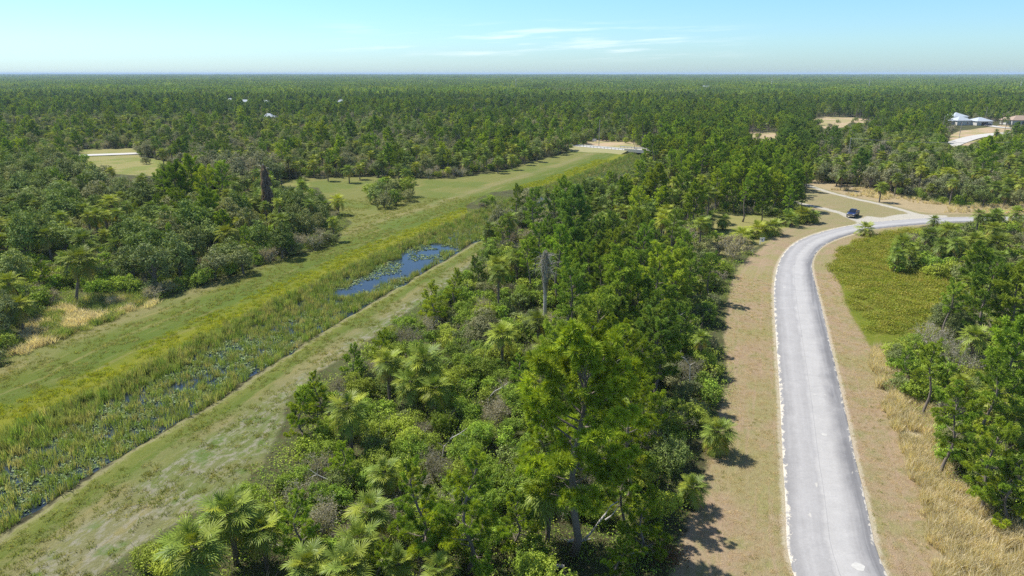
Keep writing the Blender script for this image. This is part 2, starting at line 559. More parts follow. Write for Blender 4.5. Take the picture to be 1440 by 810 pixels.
# channel field bands along t (metres from the near bank)
tj = x.math('ADD', at_t, x.math('MULTIPLY', x.math('SUBTRACT', st2, 0.5), 3.4))
tj = x.math('ADD', tj, x.math('MULTIPLY', x.math('SUBTRACT', n_mid, 0.5), 1.5))
fr = x.math('DIVIDE', x.math('ADD', tj, 20.0), 60.0, clamp=True)
K = lambda t_: (t_ + 20.0) / 60.0
G1, G2 = (0.115, 0.155, 0.026), (0.145, 0.170, 0.034)
TAN, GREY = (0.40, 0.33, 0.19), (0.33, 0.29, 0.22)
bands = x.ramp(fr, [(K(-20), (0.20, 0.19, 0.07)), (K(-12), (0.20, 0.19, 0.09)), (K(-8.5), (0.23, 0.21, 0.115)), (K(-6), (0.21, 0.20, 0.085)), (K(-4), (0.25, 0.22, 0.105)), (K(-2.6), (0.125, 0.16, 0.03)),
                   (K(-.9), (0.19, 0.20, 0.05)), (K(-.3), (0.29, 0.26, 0.14)), (K(0.5), (0.05, 0.045, 0.028)), (K(8), (0.055, 0.06, 0.025)), (K(13.5), (0.14, 0.17, 0.03)),
                   (K(16.8), (0.235, 0.235, 0.022)), (K(21), G1), (K(27), G2), (K(31), (0.25, 0.22, 0.10)), (K(34), (0.20, 0.20, 0.06))])
dryv = x.step(st, 0.50, 0.68)
outer = x.math('MAXIMUM', x.step(at_t, 15, 21), x.step(at_t, -1.0, -3.5))
dryv = x.math('MULTIPLY', dryv, outer)
bands = x.mix(x.math('MULTIPLY', dryv, 0.6), bands, (0.31, 0.25, 0.11))
grn = x.math('MULTIPLY', x.step(n_big, 0.48, 0.62), outer)
bands = x.mix(x.math('MULTIPLY', grn, 0.55), bands, (0.12, 0.17, 0.03))
# bare grey soil on the near bank
soil = x.math('MULTIPLY', x.step(x.math('ADD', st2, x.math('MULTIPLY', n_mid, .5)), 0.70, 0.86), x.math('MULTIPLY', x.step(at_t, -4.2, -6.0), x.step(at_t, -15, -10)))
bands = x.mix(x.math('MULTIPLY', soil, .75), bands, (0.33, 0.29, 0.25))
clumpg = x.math('MULTIPLY', x.step(n_mid, 0.54, 0.66), x.step(at_t, -4.5, -6.5))
bands = x.mix(x.math('MULTIPLY', clumpg, .8), bands, (0.11, 0.17, 0.03))


def edge(name, wob=1.6, a=-0.35, b=0.35):
    v = x.math('ADD', x.attr(name), x.math('MULTIPLY', x.math('SUBTRACT', x.mix(.5, n_mid, n_fine), 0.5), wob))
    return x.step(v, a, b)


bands = x.mix(1.0, bands, (0.76, 0.80, 0.70), 'MULTIPLY')
c = x.mix(edge('m_field'), base, bands)
bankc = x.mix(n_fine, (0.30, 0.24, 0.10), (0.22, 0.20, 0.06))
c = x.mix(edge('m_bank'), c, bankc)
clc = x.mix(x.step(n_big, .45, .6), (0.24, 0.22, 0.08), (0.17, 0.19, 0.045))
c = x.mix(edge('m_cl', 3), c, clc)
# road side verges: mown brown straw with greener smudges
vg = x.ramp(n_mid, [(0.30, (0.26, 0.175, 0.112)), (0.48, (0.285, 0.21, 0.125)), (0.60, (0.22, 0.198, 0.085)), (0.75, (0.145, 0.16, 0.05))])
vg = x.mix(x.step(n_fine, 0.35, 0.75), vg, (0.30, 0.24, 0.145))
vg = x.mix(x.math('MULTIPLY', x.step(n_big, .5, .62), .55), vg, (0.22, 0.215, 0.075))
vg = x.mix(x.math('MULTIPLY', x.step(x.attr('yy'), 135, 175), .55), vg, (0.20, 0.20, 0.085))
rows_ = x.noise(x.comb(x.math('MULTIPLY', x.attr('rd'), 1.7), x.math('MULTIPLY', x.attr('rs'), .05), 0.0), 1.0, 3, 0.5)
vg = x.mix(x.math('MULTIPLY', x.step(rows_, .52, .66), .4), vg, (0.33, 0.235, 0.165))
c = x.mix(edge('m_road', 3.0), c, vg)
pc = x.ramp(x.mix(.5, n_mid, n_fine), [(0.35, (0.08, 0.11, 0.012)), (0.5, (0.13, 0.155, 0.015)), (0.62, (0.18, 0.18, 0.035)), (0.7, (0.21, 0.165, 0.08))])
c = x.mix(edge('m_patch', 2.0), c, pc)
sc_ = x.mix(n_fine, (0.30, 0.245, 0.15), (0.44, 0.37, 0.24))
c = x.mix(edge('m_tall', 1.6), c, sc_)
c = x.mix(edge('m_fstraw', 3.0), c, x.mix(n_mid, (0.25, 0.195, 0.105), (0.40, 0.32, 0.19)))
c = x.mix(edge('m_clr', 2.0), c, x.mix(x.step(n_big, .4, .62), (0.40, 0.30, 0.19), (0.27, 0.25, 0.10)))
# sandy tracks
sd_ = x.math('ADD', x.attr('m_trail'), x.math('MULTIPLY', x.math('SUBTRACT', x.mix(.5, n_mid, n_fine), 0.5), 3.2))
c = x.mix(x.math('MULTIPLY', x.step(sd_, 0.3, -0.5), .75), c, x.mix(n_fine, (0.36, 0.33, 0.28), (0.56, 0.54, 0.49)))
# pale crumbled shoulder beside the asphalt
sh = x.math('ADD', x.attr('rd'), x.math('MULTIPLY', x.math('SUBTRACT', n_fine, 0.5), 1.0))
c = x.mix(x.math('MULTIPLY', x.step(sh, 0.62, 0.25), .55), c, (0.50, 0.44, 0.34))
spk = x.step(n_tiny, 0.64, 0.70)
c = x.mix(x.math('MULTIPLY', spk, .25), c, (0.50, 0.44, 0.32))
c = x.mix(1.0, c, x.math('MULTIPLY_ADD', n_tiny, 0.5, 0.75), 'MULTIPLY')
p = x.n('BsdfPrincipled')
x.put(p.inputs['Base Color'], c)
p.inputs['Roughness'].default_value = 0.95
p.inputs['Specular IOR Level'].default_value = 0.1
bmp = x.n('Bump')
bmp.inputs['Strength'].default_value = 0.8
bmp.inputs['Distance'].default_value = 0.12
x.put(bmp.inputs['Height'], x.math('ADD', n_tiny, x.math('MULTIPLY', n_fine, 1.5)))
x.put(p.inputs['Normal'], bmp.outputs[0])
GM.node_tree.links.new(p.outputs[0], out.inputs[0])

farw = np.clip((Y - 900) / 2500, 0, 1)
_, rarc, _ = segd(X, Y, RC)
gme = mesh_np('ground', np.stack([X, Y, Zg], 1), Q, [GM], None, True, t=np.clip(tt, -60, 90), s=sarc, m_field=a_field, m_cl=a_cl, m_road=a_road, m_patch=a_patch,
              m_tall=a_tall, m_fstraw=a_fstraw, m_clr=a_clr, m_trail=a_trail, m_bank=a_bank, rd=np.clip(rd, -9, 40), rs=rarc, farw=farw, yy=Y)


def link(name, data, parent=None, loc=None, rotz=None, scale=None):
    o = bpy.data.objects.new(name, data)
    COL.objects.link(o)
    if parent is not None:
        o.parent = parent
    if loc is not None:
        o.location = loc
    if rotz is not None:
        o.rotation_euler = (0, 0, rotz)
    if scale is not None:
        o.scale = (scale,) * 3 if np.isscalar(scale) else scale
    return o


def struct(o, label=None):
    o['kind'] = 'structure'
    if label:
        o['label'] = label
    return o


def tag(o, label, cat, group=None, kind=None):
    o['label'] = label
    o['category'] = cat
    if group:
        o['group'] = group
    if kind:
        o['kind'] = kind
    return o


ground = struct(link('ground', gme), 'flat ground of grass verges, mown banks and dark woodland floor')
GZ = Zg.reshape(nr, nc)


def gz(Xq, Yq):
    """ground height"""
    Xq, Yq = np.asarray(Xq, float), np.asarray(Yq, float)
    r = np.clip(np.interp(Yq, ys, np.arange(nr)), 0, nr - 1.001)
    u_ = np.clip((Xq / (0.82 * (Yq + 75)) + 1) / 2 * (nc - 1), 0, nc - 1.001)
    i, j = r.astype(int), u_.astype(int)
    fr_, fu = r - i, u_ - j
    return (GZ[i, j] * (1 - fu) + GZ[i, j + 1] * fu) * (1 - fr_) + (GZ[i + 1, j] * (1 - fu) + GZ[i + 1, j + 1] * fu) * fr_


# water of the channel
WM, x, out = new_mat('water')
pos = x.n('NewGeometry').outputs['Position']
p = x.n('BsdfPrincipled')
x.put(p.inputs['Base Color'], x.mix(x.noise(pos, .25, 3), (0.008, 0.018, 0.036), (0.018, 0.024, 0.024)))
p.inputs['Roughness'].default_value = 0.06
p.inputs['IOR'].default_value = 1.33
p.inputs['Specular IOR Level'].default_value = 0.9
b = x.n('Bump')
b.inputs['Strength'].default_value = .35
b.inputs['Distance'].default_value = .03
x.put(b.inputs['Height'], x.noise(pos, 3.0, 3, .6))
x.put(p.inputs['Normal'], b.outputs[0])
WM.node_tree.links.new(p.outputs[0], out.inputs[0])
sl = np.array(S_LINE)
dv = np.gradient(sl, axis=0)
dv /= np.linalg.norm(dv, axis=1, keepdims=True)
nv = np.stack([-dv[:, 1], dv[:, 0]], 1)
cols_ = np.linspace(-1.5, 15.5, 8)
WV = np.concatenate([np.column_stack([sl + nv * t_, np.full(len(sl), -0.36)]) for t_ in cols_])
k = len(sl)
WQ = [(i * k + j, i * k + j + 1, (i + 1) * k + j + 1, (i + 1) * k + j) for i in range(len(cols_) - 1) for j in range(k - 1)]
struct(link('channel_water', mesh_np('channel_water', WV, WQ, [WM], None, True)), 'dark and sky blue water lying in the weedy channel')

# ------------------------------------------------------------------ roads
RM, x, out = new_mat('asphalt')
pos = x.n('NewGeometry').outputs['Position']
u = x.attr('u')       # metres from the left edge
v = x.attr('v')
ww = x.attr('w')      # width
un = x.math('DIVIDE', u, ww)
nf = x.noise(pos, 6, 5, .7)
nm = x.noise(pos, .5, 4, .6)
along = x.noise(x.comb(x.math('MULTIPLY', u, 2.2), x.math('MULTIPLY', v, .05), 0.), 1., 4, .6)
cross = x.noise(x.comb(x.math('MULTIPLY', u, .4), x.math('MULTIPLY', v, 1.1), 0.), 1., 4, .7)
un = x.math('ADD', un, x.math('MULTIPLY', x.math('SUBTRACT', x.noise(x.comb(x.math('MULTIPLY', u, .5), x.math('MULTIPLY', v, .22), 3.), 1., 4, .65), .5), .30))
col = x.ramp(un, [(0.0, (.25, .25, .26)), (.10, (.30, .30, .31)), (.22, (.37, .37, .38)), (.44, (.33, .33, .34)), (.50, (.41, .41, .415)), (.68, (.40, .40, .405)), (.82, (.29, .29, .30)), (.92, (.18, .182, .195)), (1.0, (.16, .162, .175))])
col = x.mix(x.math('MULTIPLY', x.step(along, .45, .65), .25), col, (.42, .425, .44))
col = x.mix(x.math('MULTIPLY', x.step(cross, .52, .72), .20), col, (.20, .205, .23))
col = x.mix(1.0, col, x.math('MULTIPLY_ADD', nf, .4, .80), 'MULTIPLY')
col = x.mix(1.0, col, x.math('MULTIPLY_ADD', nm, .3, .85), 'MULTIPLY')
col = x.mix(1.0, col, (0.90, 0.875, 0.83), 'MULTIPLY')
# centre seam
seam = x.step(x.math('ABSOLUTE', x.math('ADD', x.math('SUBTRACT', x.math('DIVIDE', u, ww), .495), x.math('MULTIPLY', x.math('SUBTRACT', x.noise(x.comb(0., x.math('MULTIPLY', v, .3), 0.), 1., 2), .5), .012))), .006, .002)
col = x.mix(x.math('MULTIPLY', seam, .35), col, (.12, .12, .13))
# ragged pale broken rim
nr1 = x.noise(x.comb(u, x.math('MULTIPLY', v, .55), 0.), 1.3, 5, .75, dist=.6)
dl = x.math('SUBTRACT', u, x.math('MULTIPLY', x.math('SUBTRACT', nr1, .50), 2.2))
dr = x.math('SUBTRACT', x.math('SUBTRACT', ww, u), x.math('MULTIPLY', x.math('SUBTRACT', nr1, .50), 1.8))
sand = x.ramp(nf, [(.3, (.42, .38, .30)), (.7, (.66, .61, .52))])
brk = x.step(x.noise(x.comb(0.0, x.math('MULTIPLY', v, .45), 7.), 1., 4, .8), .36, .50)
rim = x.math('MULTIPLY', brk, x.math('MAXIMUM', x.step(dl, .05, -.03), x.math('MULTIPLY', x.step(dr, -.08, -.16), .7)))
col = x.mix(rim, col, sand)
# few pale chips and patches
chip = x.step(x.noise(x.comb(x.math('MULTIPLY', u, .9), x.math('MULTIPLY', v, .45), 2.), 1., 3, .6), .70, .73)
col = x.mix(x.math('MULTIPLY', chip, .45), col, (.55, .52, .45))
p = x.n('BsdfPrincipled')
x.put(p.inputs['Base Color'], col)
p.inputs['Roughness'].default_value = .85
p.inputs['Specular IOR Level'].default_value = .25
b = x.n('Bump')
b.inputs['Strength'].default_value = .4
b.inputs['Distance'].default_value = .02
x.put(b.inputs['Height'], nf)
x.put(p.inputs['Normal'], b.outputs[0])
RM.node_tree.links.new(p.outputs[0], out.inputs[0])


def ribbon(name, Lw, Rw, z, mat, label, over=0.35, nc_=9, crown=0.05, zz=None):
    L_, R_ = np.array(Lw), np.array(Rw)
    Cc = (L_ + R_) / 2
    wd = np.linalg.norm(R_ - L_, axis=1)
    dn = (R_ - L_) / wd[:, None]
    arc = np.concatenate([[0], np.cumsum(np.linalg.norm(np.diff(Cc, axis=0), axis=1))])
    V, uu_, vv_, wv_ = [], [], [], []
    for i in range(len(L_)):
        for f in np.linspace(-over, wd[i] + over, nc_):
            q = L_[i] + dn[i] * f
            e = min(1, max(0, min(f + over, wd[i] + over - f) / 1.2))
            zc = (z if zz is None else zz[i]) + crown * e
            V.append((q[0], q[1], zc))
            uu_.append(f + over * 0)
            vv_.append(arc[i])
            wv_.append(wd[i])
    Qr = [(i * nc_ + j, i * nc_ + j + 1, (i + 1) * nc_ + j + 1, (i + 1) * nc_ + j) for i in range(len(L_) - 1) for j in range(nc_ - 1)]
    o = link(name, mesh_np(name, V, Qr, [mat], None, True, u=uu_, v=vv_, w=wv_))
    return struct(o, label)


ribbon('road', RLw, RRw, 0.02, RM, 'pale grey asphalt road with crumbling sandy edges curving right', over=.16, nc_=13)
M_PALE = simple('pale_concrete', (0.46, 0.44, 0.40), .85, var=.12, scale=1.2)
M_CONC = simple('bridge_concrete', (0.55, 0.51, 0.42), .85, var=.15, scale=1.5)


def strip_px(name, pts, width, mat, label, z=.05):
    q = np.array(smooth([tuple(at(*p_)[:2]) for p_ in pts], 2))
    d = np.gradient(q, axis=0)
    d /= np.linalg.norm(d, axis=1, keepdims=True)
    nn = np.stack([-d[:, 1], d[:, 0]], 1)
    return ribbon(name, q + nn * width / 2, q - nn * width / 2, z, mat, label, 0.0, 4, .04)


strip_px('left_road', [(60, 221.5), (110, 219.3), (150, 218), (190, 216.5), (260, 214)], 7.5, M_PALE, 'pale straight road crossing the clearing in the left woods', z=.3)
strip_px('right_lane', [(1300, 217), (1330, 207), (1350, 199), (1368, 193.5), (1395, 189), (1430, 187), (1470, 185)], 8.0, M_PALE, 'pale curving lane in the trees below the white roofed house', z=.3)
strip_px('driveway', [(1364, 172.5), (1385, 176), (1405, 179.5), (1425, 181), (1470, 180)], 6.5, M_PALE, 'pale driveway in front of the white roofed house', z=.3)

# ------------------------------------------------------------------ plant prototypes
def rotz_m(a):
    c_, s_ = math.cos(a), math.sin(a)
    return np.array([[c_, -s_, 0, 0], [s_, c_, 0, 0], [0, 0, 1, 0], [0, 0, 0, 1.]])


def roty_m(a):
    c_, s_ = math.cos(a), math.sin(a)
    return np.array([[c_, 0, s_, 0], [0, 1, 0, 0], [-s_, 0, c_, 0], [0, 0, 0, 1.]])


def tr_m(p_, s_=1.0):
    m = np.eye(4) * s_
    m[3, 3] = 1
    m[:3, 3] = p_
    return m


def frond(elev, nl=22, ll=1.05, droop=0.5, pet=1.0, wd=.085, m=0, dead=False, seg=2):
    g = Geo()
    e = elev
    p0 = np.zeros(3)
    p1 = np.array([math.cos(e), 0, math.sin(e)]) * pet * .55
    e2 = e - droop * .35
    p2 = p1 + np.array([math.cos(e2), 0, math.sin(e2)]) * pet * .45
    if seg > 1:
        tube(g, [p0, p1, p2], [.035, .028, .02], m, 3, .35, cap=False)
    e3 = e2 - droop * .45
    D = np.array([math.cos(e3), 0, math.sin(e3)])
    cl_ = .55
    Nn = np.array([-math.sin(e3), 0, math.cos(e3)])
    Yx = np.array([0, 1., 0])
    V, T, A = [], [], []
    for i in range(nl):
        f = (i + .5) / nl * 2 - 1
        f += rng.uniform(-.3, .3) / nl
        b0 = p2 + D * cl_ * (1 - abs(f)) + np.array([0, 0, -1]) * (.12 * (1 - abs(f)) ** 2)
        ph = f * math.radians(128 if not dead else 50)
        d = D * math.cos(ph) + Yx * math.sin(ph) + Nn * .22 * abs(math.sin(ph))
        d /= np.linalg.norm(d)
        L = ll * (1 - .22 * abs(f)) * rng.uniform(.88, 1.1)
        wv_ = np.cross(d, Nn + rng.normal(size=3) * .15)
        wv_ /= np.linalg.norm(wv_) + 1e-6
        t0 = .5 + rng.uniform(-.25, .25) + .2 * (1 - abs(f))
        n0 = len(V)
        dz = np.array([0, 0, -1.])
        dr = droop * rng.uniform(.5, 1.2)
        w_ = wd * (22 / nl) ** .8 * .82
        mid = b0 + d * L * .55 + dz * dr * .18
        tip = b0 + d * L * (1.0 - .1 * dr) + dz * dr * .5
        if seg > 1:
            V += [b0 - wv_ * w_ * .35, b0 + wv_ * w_ * .35, mid + wv_ * w_ * .5, mid - wv_ * w_ * .5, tip]
            T += [(n0, n0 + 1, n0 + 2), (n0, n0 + 2, n0 + 3), (n0 + 3, n0 + 2, n0 + 4)]
            A += [t0 - .2, t0 - .2, t0, t0, t0 + .2]
        else:
            V += [b0 - wv_ * w_ * .6, b0 + wv_ * w_ * .6, tip]
            T += [(n0, n0 + 1, n0 + 2)]
            A += [t0, t0, t0]
    g.add(V, T, m, np.clip(A, 0, 1))
    return g


FR_CLASSES = [(75, .25, 0), (50, .4, 0), (28, .6, 0), (5, .8, 0), (-22, .9, 0), (-20, 1.0, 1), (-52, .6, 2)]
FRONDS = []   # near meshes
FGEO, FLOW = [], []
PM = [M_PALM, M_PALMY, M_PALMD]
FN = ['frond', 'frond', 'frond', 'frond', 'frond', 'yellow_frond', 'dead_frond']
for ci, (e, dr, m) in enumerate(FR_CLASSES):
    vs, gs, ls = [], [], []
    for k in range(3):
        g = frond(math.radians(e + rng.uniform(-6, 6)), 19, 1.1, dr, rng.uniform(.9, 1.2), .10, 0, dead=(m == 2))
        vs.append(g.mesh(FN[ci], [PM[m]]))
        gs.append(frond(math.radians(e + rng.uniform(-6, 6)), 15, 1.05, dr, 1.0, .10, m, dead=(m == 2)))
        ls.append(frond(math.radians(e + rng.uniform(-6, 6)), 6, 1.15, dr, 1.0, .15, m, dead=(m == 2), seg=1))
    FRONDS.append(vs)
    FGEO.append(gs)
    FLOW.append(ls)


def palm_plan(r, yellow=3, dead=5, n=34):
    """(class, azimuth, scale) of every frond"""
    out_ = []
    counts = [4, 7, 9, 8, n - 28]
    a = r.uniform(0, 6)
    for ci, cn in enumerate(counts):
        for k in range(max(cn, 0)):
            a += 2.399
            out_.append((ci, a + r.uniform(-.2, .2), r.uniform(.85, 1.1) * (1.0 if ci else .8)))
    for k in range(yellow):
        out_.append((5, r.uniform(0, 6.28), r.uniform(.85, 1.05)))
    for k in range(dead):
        out_.append((6, r.uniform(0, 6.28), r.uniform(.7, .95)))
    return out_


def palm_crown(lib, plan, z0=0.0):
    g = Geo()
    for ci, a, s_ in plan:
        v = lib[ci][int(rng.integers(3))]
        M = rotz_m(a) @ tr_m([.08, 0, z0 - (.05 if ci < 4 else .2)], s_)
        M[:3, 3] = (rotz_m(a) @ np.array([.08, 0, z0 - (.05 if ci < 4 else .25), 1]))[:3]
        g.merge(v, M, rng.uniform(-.12, .12))
    return g


def palm_trunk(h=1.0, r0=.2, lean=0.0, sides=8):
    g = Geo()
    n = 7
    pts = [(lean * (i / n) ** 1.6, .03 * math.sin(i * 2.1), h * i / n) for i in range(n + 1)]
    tube(g, pts, [r0 * (1.25 if i == 0 else 1.0 + .12 * math.sin(i * 3)) for i in range(n + 1)], 0, sides, .5)
    for k in range(18):   # old leaf bases
        a = k * 2.399
        z = h * (.45 + .55 * k / 18)
        q = pts[min(int(z / h * n), n)]
        c_, s_ = math.cos(a), math.sin(a)
        b_ = np.array([q[0] + c_ * r0 * .9, q[1] + s_ * r0 * .9, z])
        t_ = b_ + np.array([c_ * .16, s_ * .16, .16])
        sd2 = np.array([-s_, c_, 0]) * .06
        g.add([b_ - sd2, b_ + sd2, t_], [(0, 1, 2)], 0, .7)
    return g


PALM_TRUNK = [palm_trunk(1.0, .19).mesh('trunk', [M_PBARK]) for _ in range(2)]
PALM_CROWN = []
for k in range(7):
    r_ = np.random.default_rng(50 + k)
    PALM_CROWN.append(palm_crown(FGEO, palm_plan(r_, int(r_.integers(2, 8)), int(r_.integers(3, 9)), int(r_.integers(29, 32)))).mesh('crown', PM))
PALM_GN = []
for k in range(6):
    r_ = np.random.default_rng(80 + k)
    h = [4.2, 5.5, 7.0][k % 3]
    g = Geo()
    g.merge(palm_trunk(h, .19, 0, 5), None)
    gm = g.arr()
    g2 = Geo()
    g2.add(gm[0], gm[1], 3, gm[3])
    g2.merge(palm_crown(FGEO, palm_plan(r_, 4, 5, 32), h))
    PALM_GN.append(g2.mesh('palm', PM + [M_PBARK]))


def tuft(g, c, d, n, ln, wd, tint, m=0):
    """a pompom of pine needles at c pointing along d"""
    r = rng.normal(size=(n, 3))
    dirs = unit(unit(r) * .95 + d * .75)
    L = ln * rng.uniform(.75, 1.15, (n, 1))
    sd2 = unit(np.cross(dirs, rng.normal(size=(n, 3)))) * wd
    b0 = c + dirs * ln * .08
    tip = c + dirs * L + np.array([0, 0, -.12]) * L
    mid = c + dirs * L * .5
    V = np.stack([b0, mid + sd2 * .5, tip, mid - sd2 * .5], 1).reshape(-1, 3)
    b = np.arange(n)[:, None] * 4
    T = np.concatenate([b + [0, 1, 2], b + [0, 2, 3]])
    tn = np.clip(tint + rng.uniform(-.15, .15, n), 0, 1)
    g.add(V, T, m, np.repeat(tn, 4))


def pine_limb(r, L=3.0, nt=22, nn=44, ln=.42, wd=.045, wood=1, sides=5):
    g = Geo()
    n = 6
    up = r.uniform(.1, .3)
    pts = [np.array([L * i / n, r.uniform(-.1, .1) * i / n * L * .6, L * up * (i / n) ** 2 + r.uniform(-.03, .03)]) for i in range(n + 1)]
    tube(g, pts, [.055 * (1 - .75 * i / n) + .008 for i in range(n + 1)], wood, sides, .5, cap=False)
    ends = [(pts[-1], unit(np.array([1, 0, .5])))]
    for k in range(nt):
        f = r.uniform(.32, 1.0)
        i = f * n
        a, b = int(min(i, n - 1)), i - int(min(i, n - 1))
        q = pts[a] * (1 - b) + pts[a + 1] * b
        sd2 = (1 if k % 2 else -1) * r.uniform(.25, 1.0)
        d = unit(np.array([r.uniform(.2, .9), sd2, r.uniform(-.1, .7)]))
        e = q + d * L * r.uniform(.10, .34) * (1.15 - .5 * f)
        if sides > 3:
            tube(g, [q, (q + e) / 2 + [0, 0, -.03], e], [.018, .014, .01], wood, 3, .5, cap=False)
        ends.append((e, unit(d + np.array([.2, 0, .6]))))
    for e, d in ends:
        tuft(g, e, d, nn, ln * r.uniform(.85, 1.15), wd, r.uniform(.25, .8))
    return g


NMATS = [M_NEEDLE, M_BARK]
_r = np.random.default_rng(3)
LIMB_N = [pine_limb(_r, 3.0, 19, 80, .44, .045) for _ in range(6)]
LIMB_M = [pine_limb(_r, 3.0, 16, 36, .48, .085, sides=3) for _ in range(5)]
LIMB_L = [pine_limb(_r, 3.0, 5, 8, .95, .28, sides=3) for _ in range(4)]
LIMB_MESH = [g.mesh('limb', NMATS) for g in LIMB_N]
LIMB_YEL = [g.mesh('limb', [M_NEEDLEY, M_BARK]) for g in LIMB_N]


def pine_plan(seed, H=12.0, nlimb=24, first=.38, R=1.0, young=False):
    r = np.random.default_rng(seed)
    lean = r.uniform(-.5, .5, 2)
    ph = r.uniform(0, 6)
    n = 9
    tp = [np.array([lean[0] * (i / n) ** 2 + (.32 * math.sin(i * .9 + ph)), lean[1] * (i / n) ** 2 + .32 * math.cos(i * .8 + ph), H * i / n]) for i in range(n + 1)]
    tp[0][:2] = 0
    rad = [(.019 * H * (1 - .8 * i / n) + .02) * (1.25 if i == 0 else 1) for i in range(n + 1)]
    limbs = []
    a = r.uniform(0, 6)
    for k in range(nlimb):
        f = first + (1 - first) * (k + r.uniform(-.3, .3)) / nlimb
        f = min(max(f, first), .985)
        i = f * n
        b = int(min(i, n - 1))
        q = tp[b] * (1 - (i - b)) + tp[b + 1] * (i - b)
        a += 2.399 + r.uniform(-.5, .5)
        rel = (f - first) / (1 - first)
        if young:
            s_ = R * (1.0 - .5 * rel) * r.uniform(.8, 1.1)
        else:
            s_ = R * (.50 + .48 * math.sin(PI * min(1, .12 + .70 * rel))) * r.uniform(.72, 1.12)
        e = math.radians(-6 + 66 * rel ** 1.3 + r.uniform(-12, 12))
        limbs.append((q, a, e, s_, int(r.integers(100))))
    limbs.append((tp[-1] - [0, 0, .6], a, math.radians(80), .38 * R, 1))
    return tp, rad, limbs


def limb_matrix(q, a, e, s_):
    M = rotz_m(a) @ roty_m(-e)
    M[:3, :3] *= s_
    M[:3, 3] = q
    return M


def pine_crown(lib, plan):
    g = Geo()
    for q, a, e, s_, v in plan[2]:
        g.merge(lib[v % len(lib)], limb_matrix(q, a, e, s_), ((v * 37) % 10 - 5) * .03)
    return g


PINE_PLANS = [pine_plan(100, 13, 40, .34, 1.22), pine_plan(101, 12, 24, .42, .95), pine_plan(102, 14, 24, .50, 1.0), pine_plan(103, 11, 24, .30, 1.05), pine_plan(104, 13, 22, .55, .85)]
PINE_H = [13, 12, 14, 11, 13]
YOUNG_PLANS = [pine_plan(110, 6, 24, .22, .72, True), pine_plan(111, 7, 26, .30, .68, True), pine_plan(112, 5, 22, .2, .66, True)]
YOUNG_H = [6, 7, 5]


def trunk_mesh(plan, sides=8):
    g = Geo()
    tube(g, plan[0], plan[1], 0, sides, .5)
    return g.mesh('trunk', [M_BARK], True)


PINE_TRUNK = [trunk_mesh(p_) for p_ in PINE_PLANS]
PINE_CROWN = [pine_crown(LIMB_M, p_).mesh('crown', NMATS) for p_ in PINE_PLANS]
YOUNG_TRUNK = [trunk_mesh(p_, 6) for p_ in YOUNG_PLANS]
YOUNG_CROWN = [pine_crown(LIMB_M, p_).mesh('crown', NMATS) for p_ in YOUNG_PLANS]


def join_mesh(name, parts, mats):
    g = Geo()
    for me, off in parts:
        nv_ = len(me.vertices)
        V = np.empty(nv_ * 3, np.float32)
        me.vertices.foreach_get('co', V)
        T = np.empty(len(me.polygons) * 3, np.int32)
        me.polygons.foreach_get('vertices', T)
        mi = np.empty(len(me.polygons), np.int32)
        me.polygons.foreach_get('material_index', mi)
        A = np.full(nv_, .5, np.float32)
        if 'tint' in me.attributes:
            me.attributes['tint'].data.foreach_get('value', A)
        g.add(V.reshape(-1, 3), T.reshape(-1, 3), mi + off, A)
    return g.mesh(name, mats)


PINE_GN = [join_mesh('pine', [(c_, 0), (t_, 1)], [M_NEEDLE, M_BARK, M_BARK]) for c_, t_ in zip(PINE_CROWN, PINE_TRUNK)]
YOUNG_GN = [join_mesh('pine', [(c_, 0), (t_, 1)], [M_NEEDLE, M_BARK, M_BARK]) for c_, t_ in zip(YOUNG_CROWN, YOUNG_TRUNK)]


def crown_leaves(g, r, blobs, n_clump, per, cr, size, m=0, quad=True, floor=0.0):
    blobs = np.array(blobs)
    area = blobs[:, 3] ** 2
    pick = r.choice(len(blobs), n_clump, p=area / area.sum())
    d = unit(r.normal(size=(n_clump, 3)) + [0, 0, .35])
    B = blobs[pick]
    C = B[:, :3] + d * B[:, 3:4] * [1, 1, .82] * r.uniform(.72, 1.06, (n_clump, 1))
    # keep clumps that are not deep inside another blob, and above the ground
    ok = C[:, 2] > floor
    for b_ in blobs:
        ok &= ~(np.linalg.norm((C - b_[:3]) / [1, 1, .82], axis=1) < b_[3] * .62)
    C, d = C[ok], d[ok]
    tcl = r.uniform(.1, .85, len(C))
    crs = cr * r.uniform(.6, 1.35, len(C))
    off = unit(r.normal(size=(len(C), per, 3))) * (r.uniform(.35, 1.0, (len(C), per, 1)) ** .6) * crs[:, None, None]
    P_ = (C[:, None, :] + off * [1, 1, .75]).reshape(-1, 3)
    Nn = unit(unit(off.reshape(-1, 3)) * .7 + np.repeat(d, per, 0) * .5 + r.normal(size=(len(P_), 3)) * .55 + [0, 0, .35])
    keep = P_[:, 2] > floor * .5
    ti = np.clip(np.repeat(tcl, per) + r.uniform(-.2, .2, len(P_)), 0, 1)
    leaves(g, P_[keep], Nn[keep], size, m, ti[keep], quad=quad)
    return C


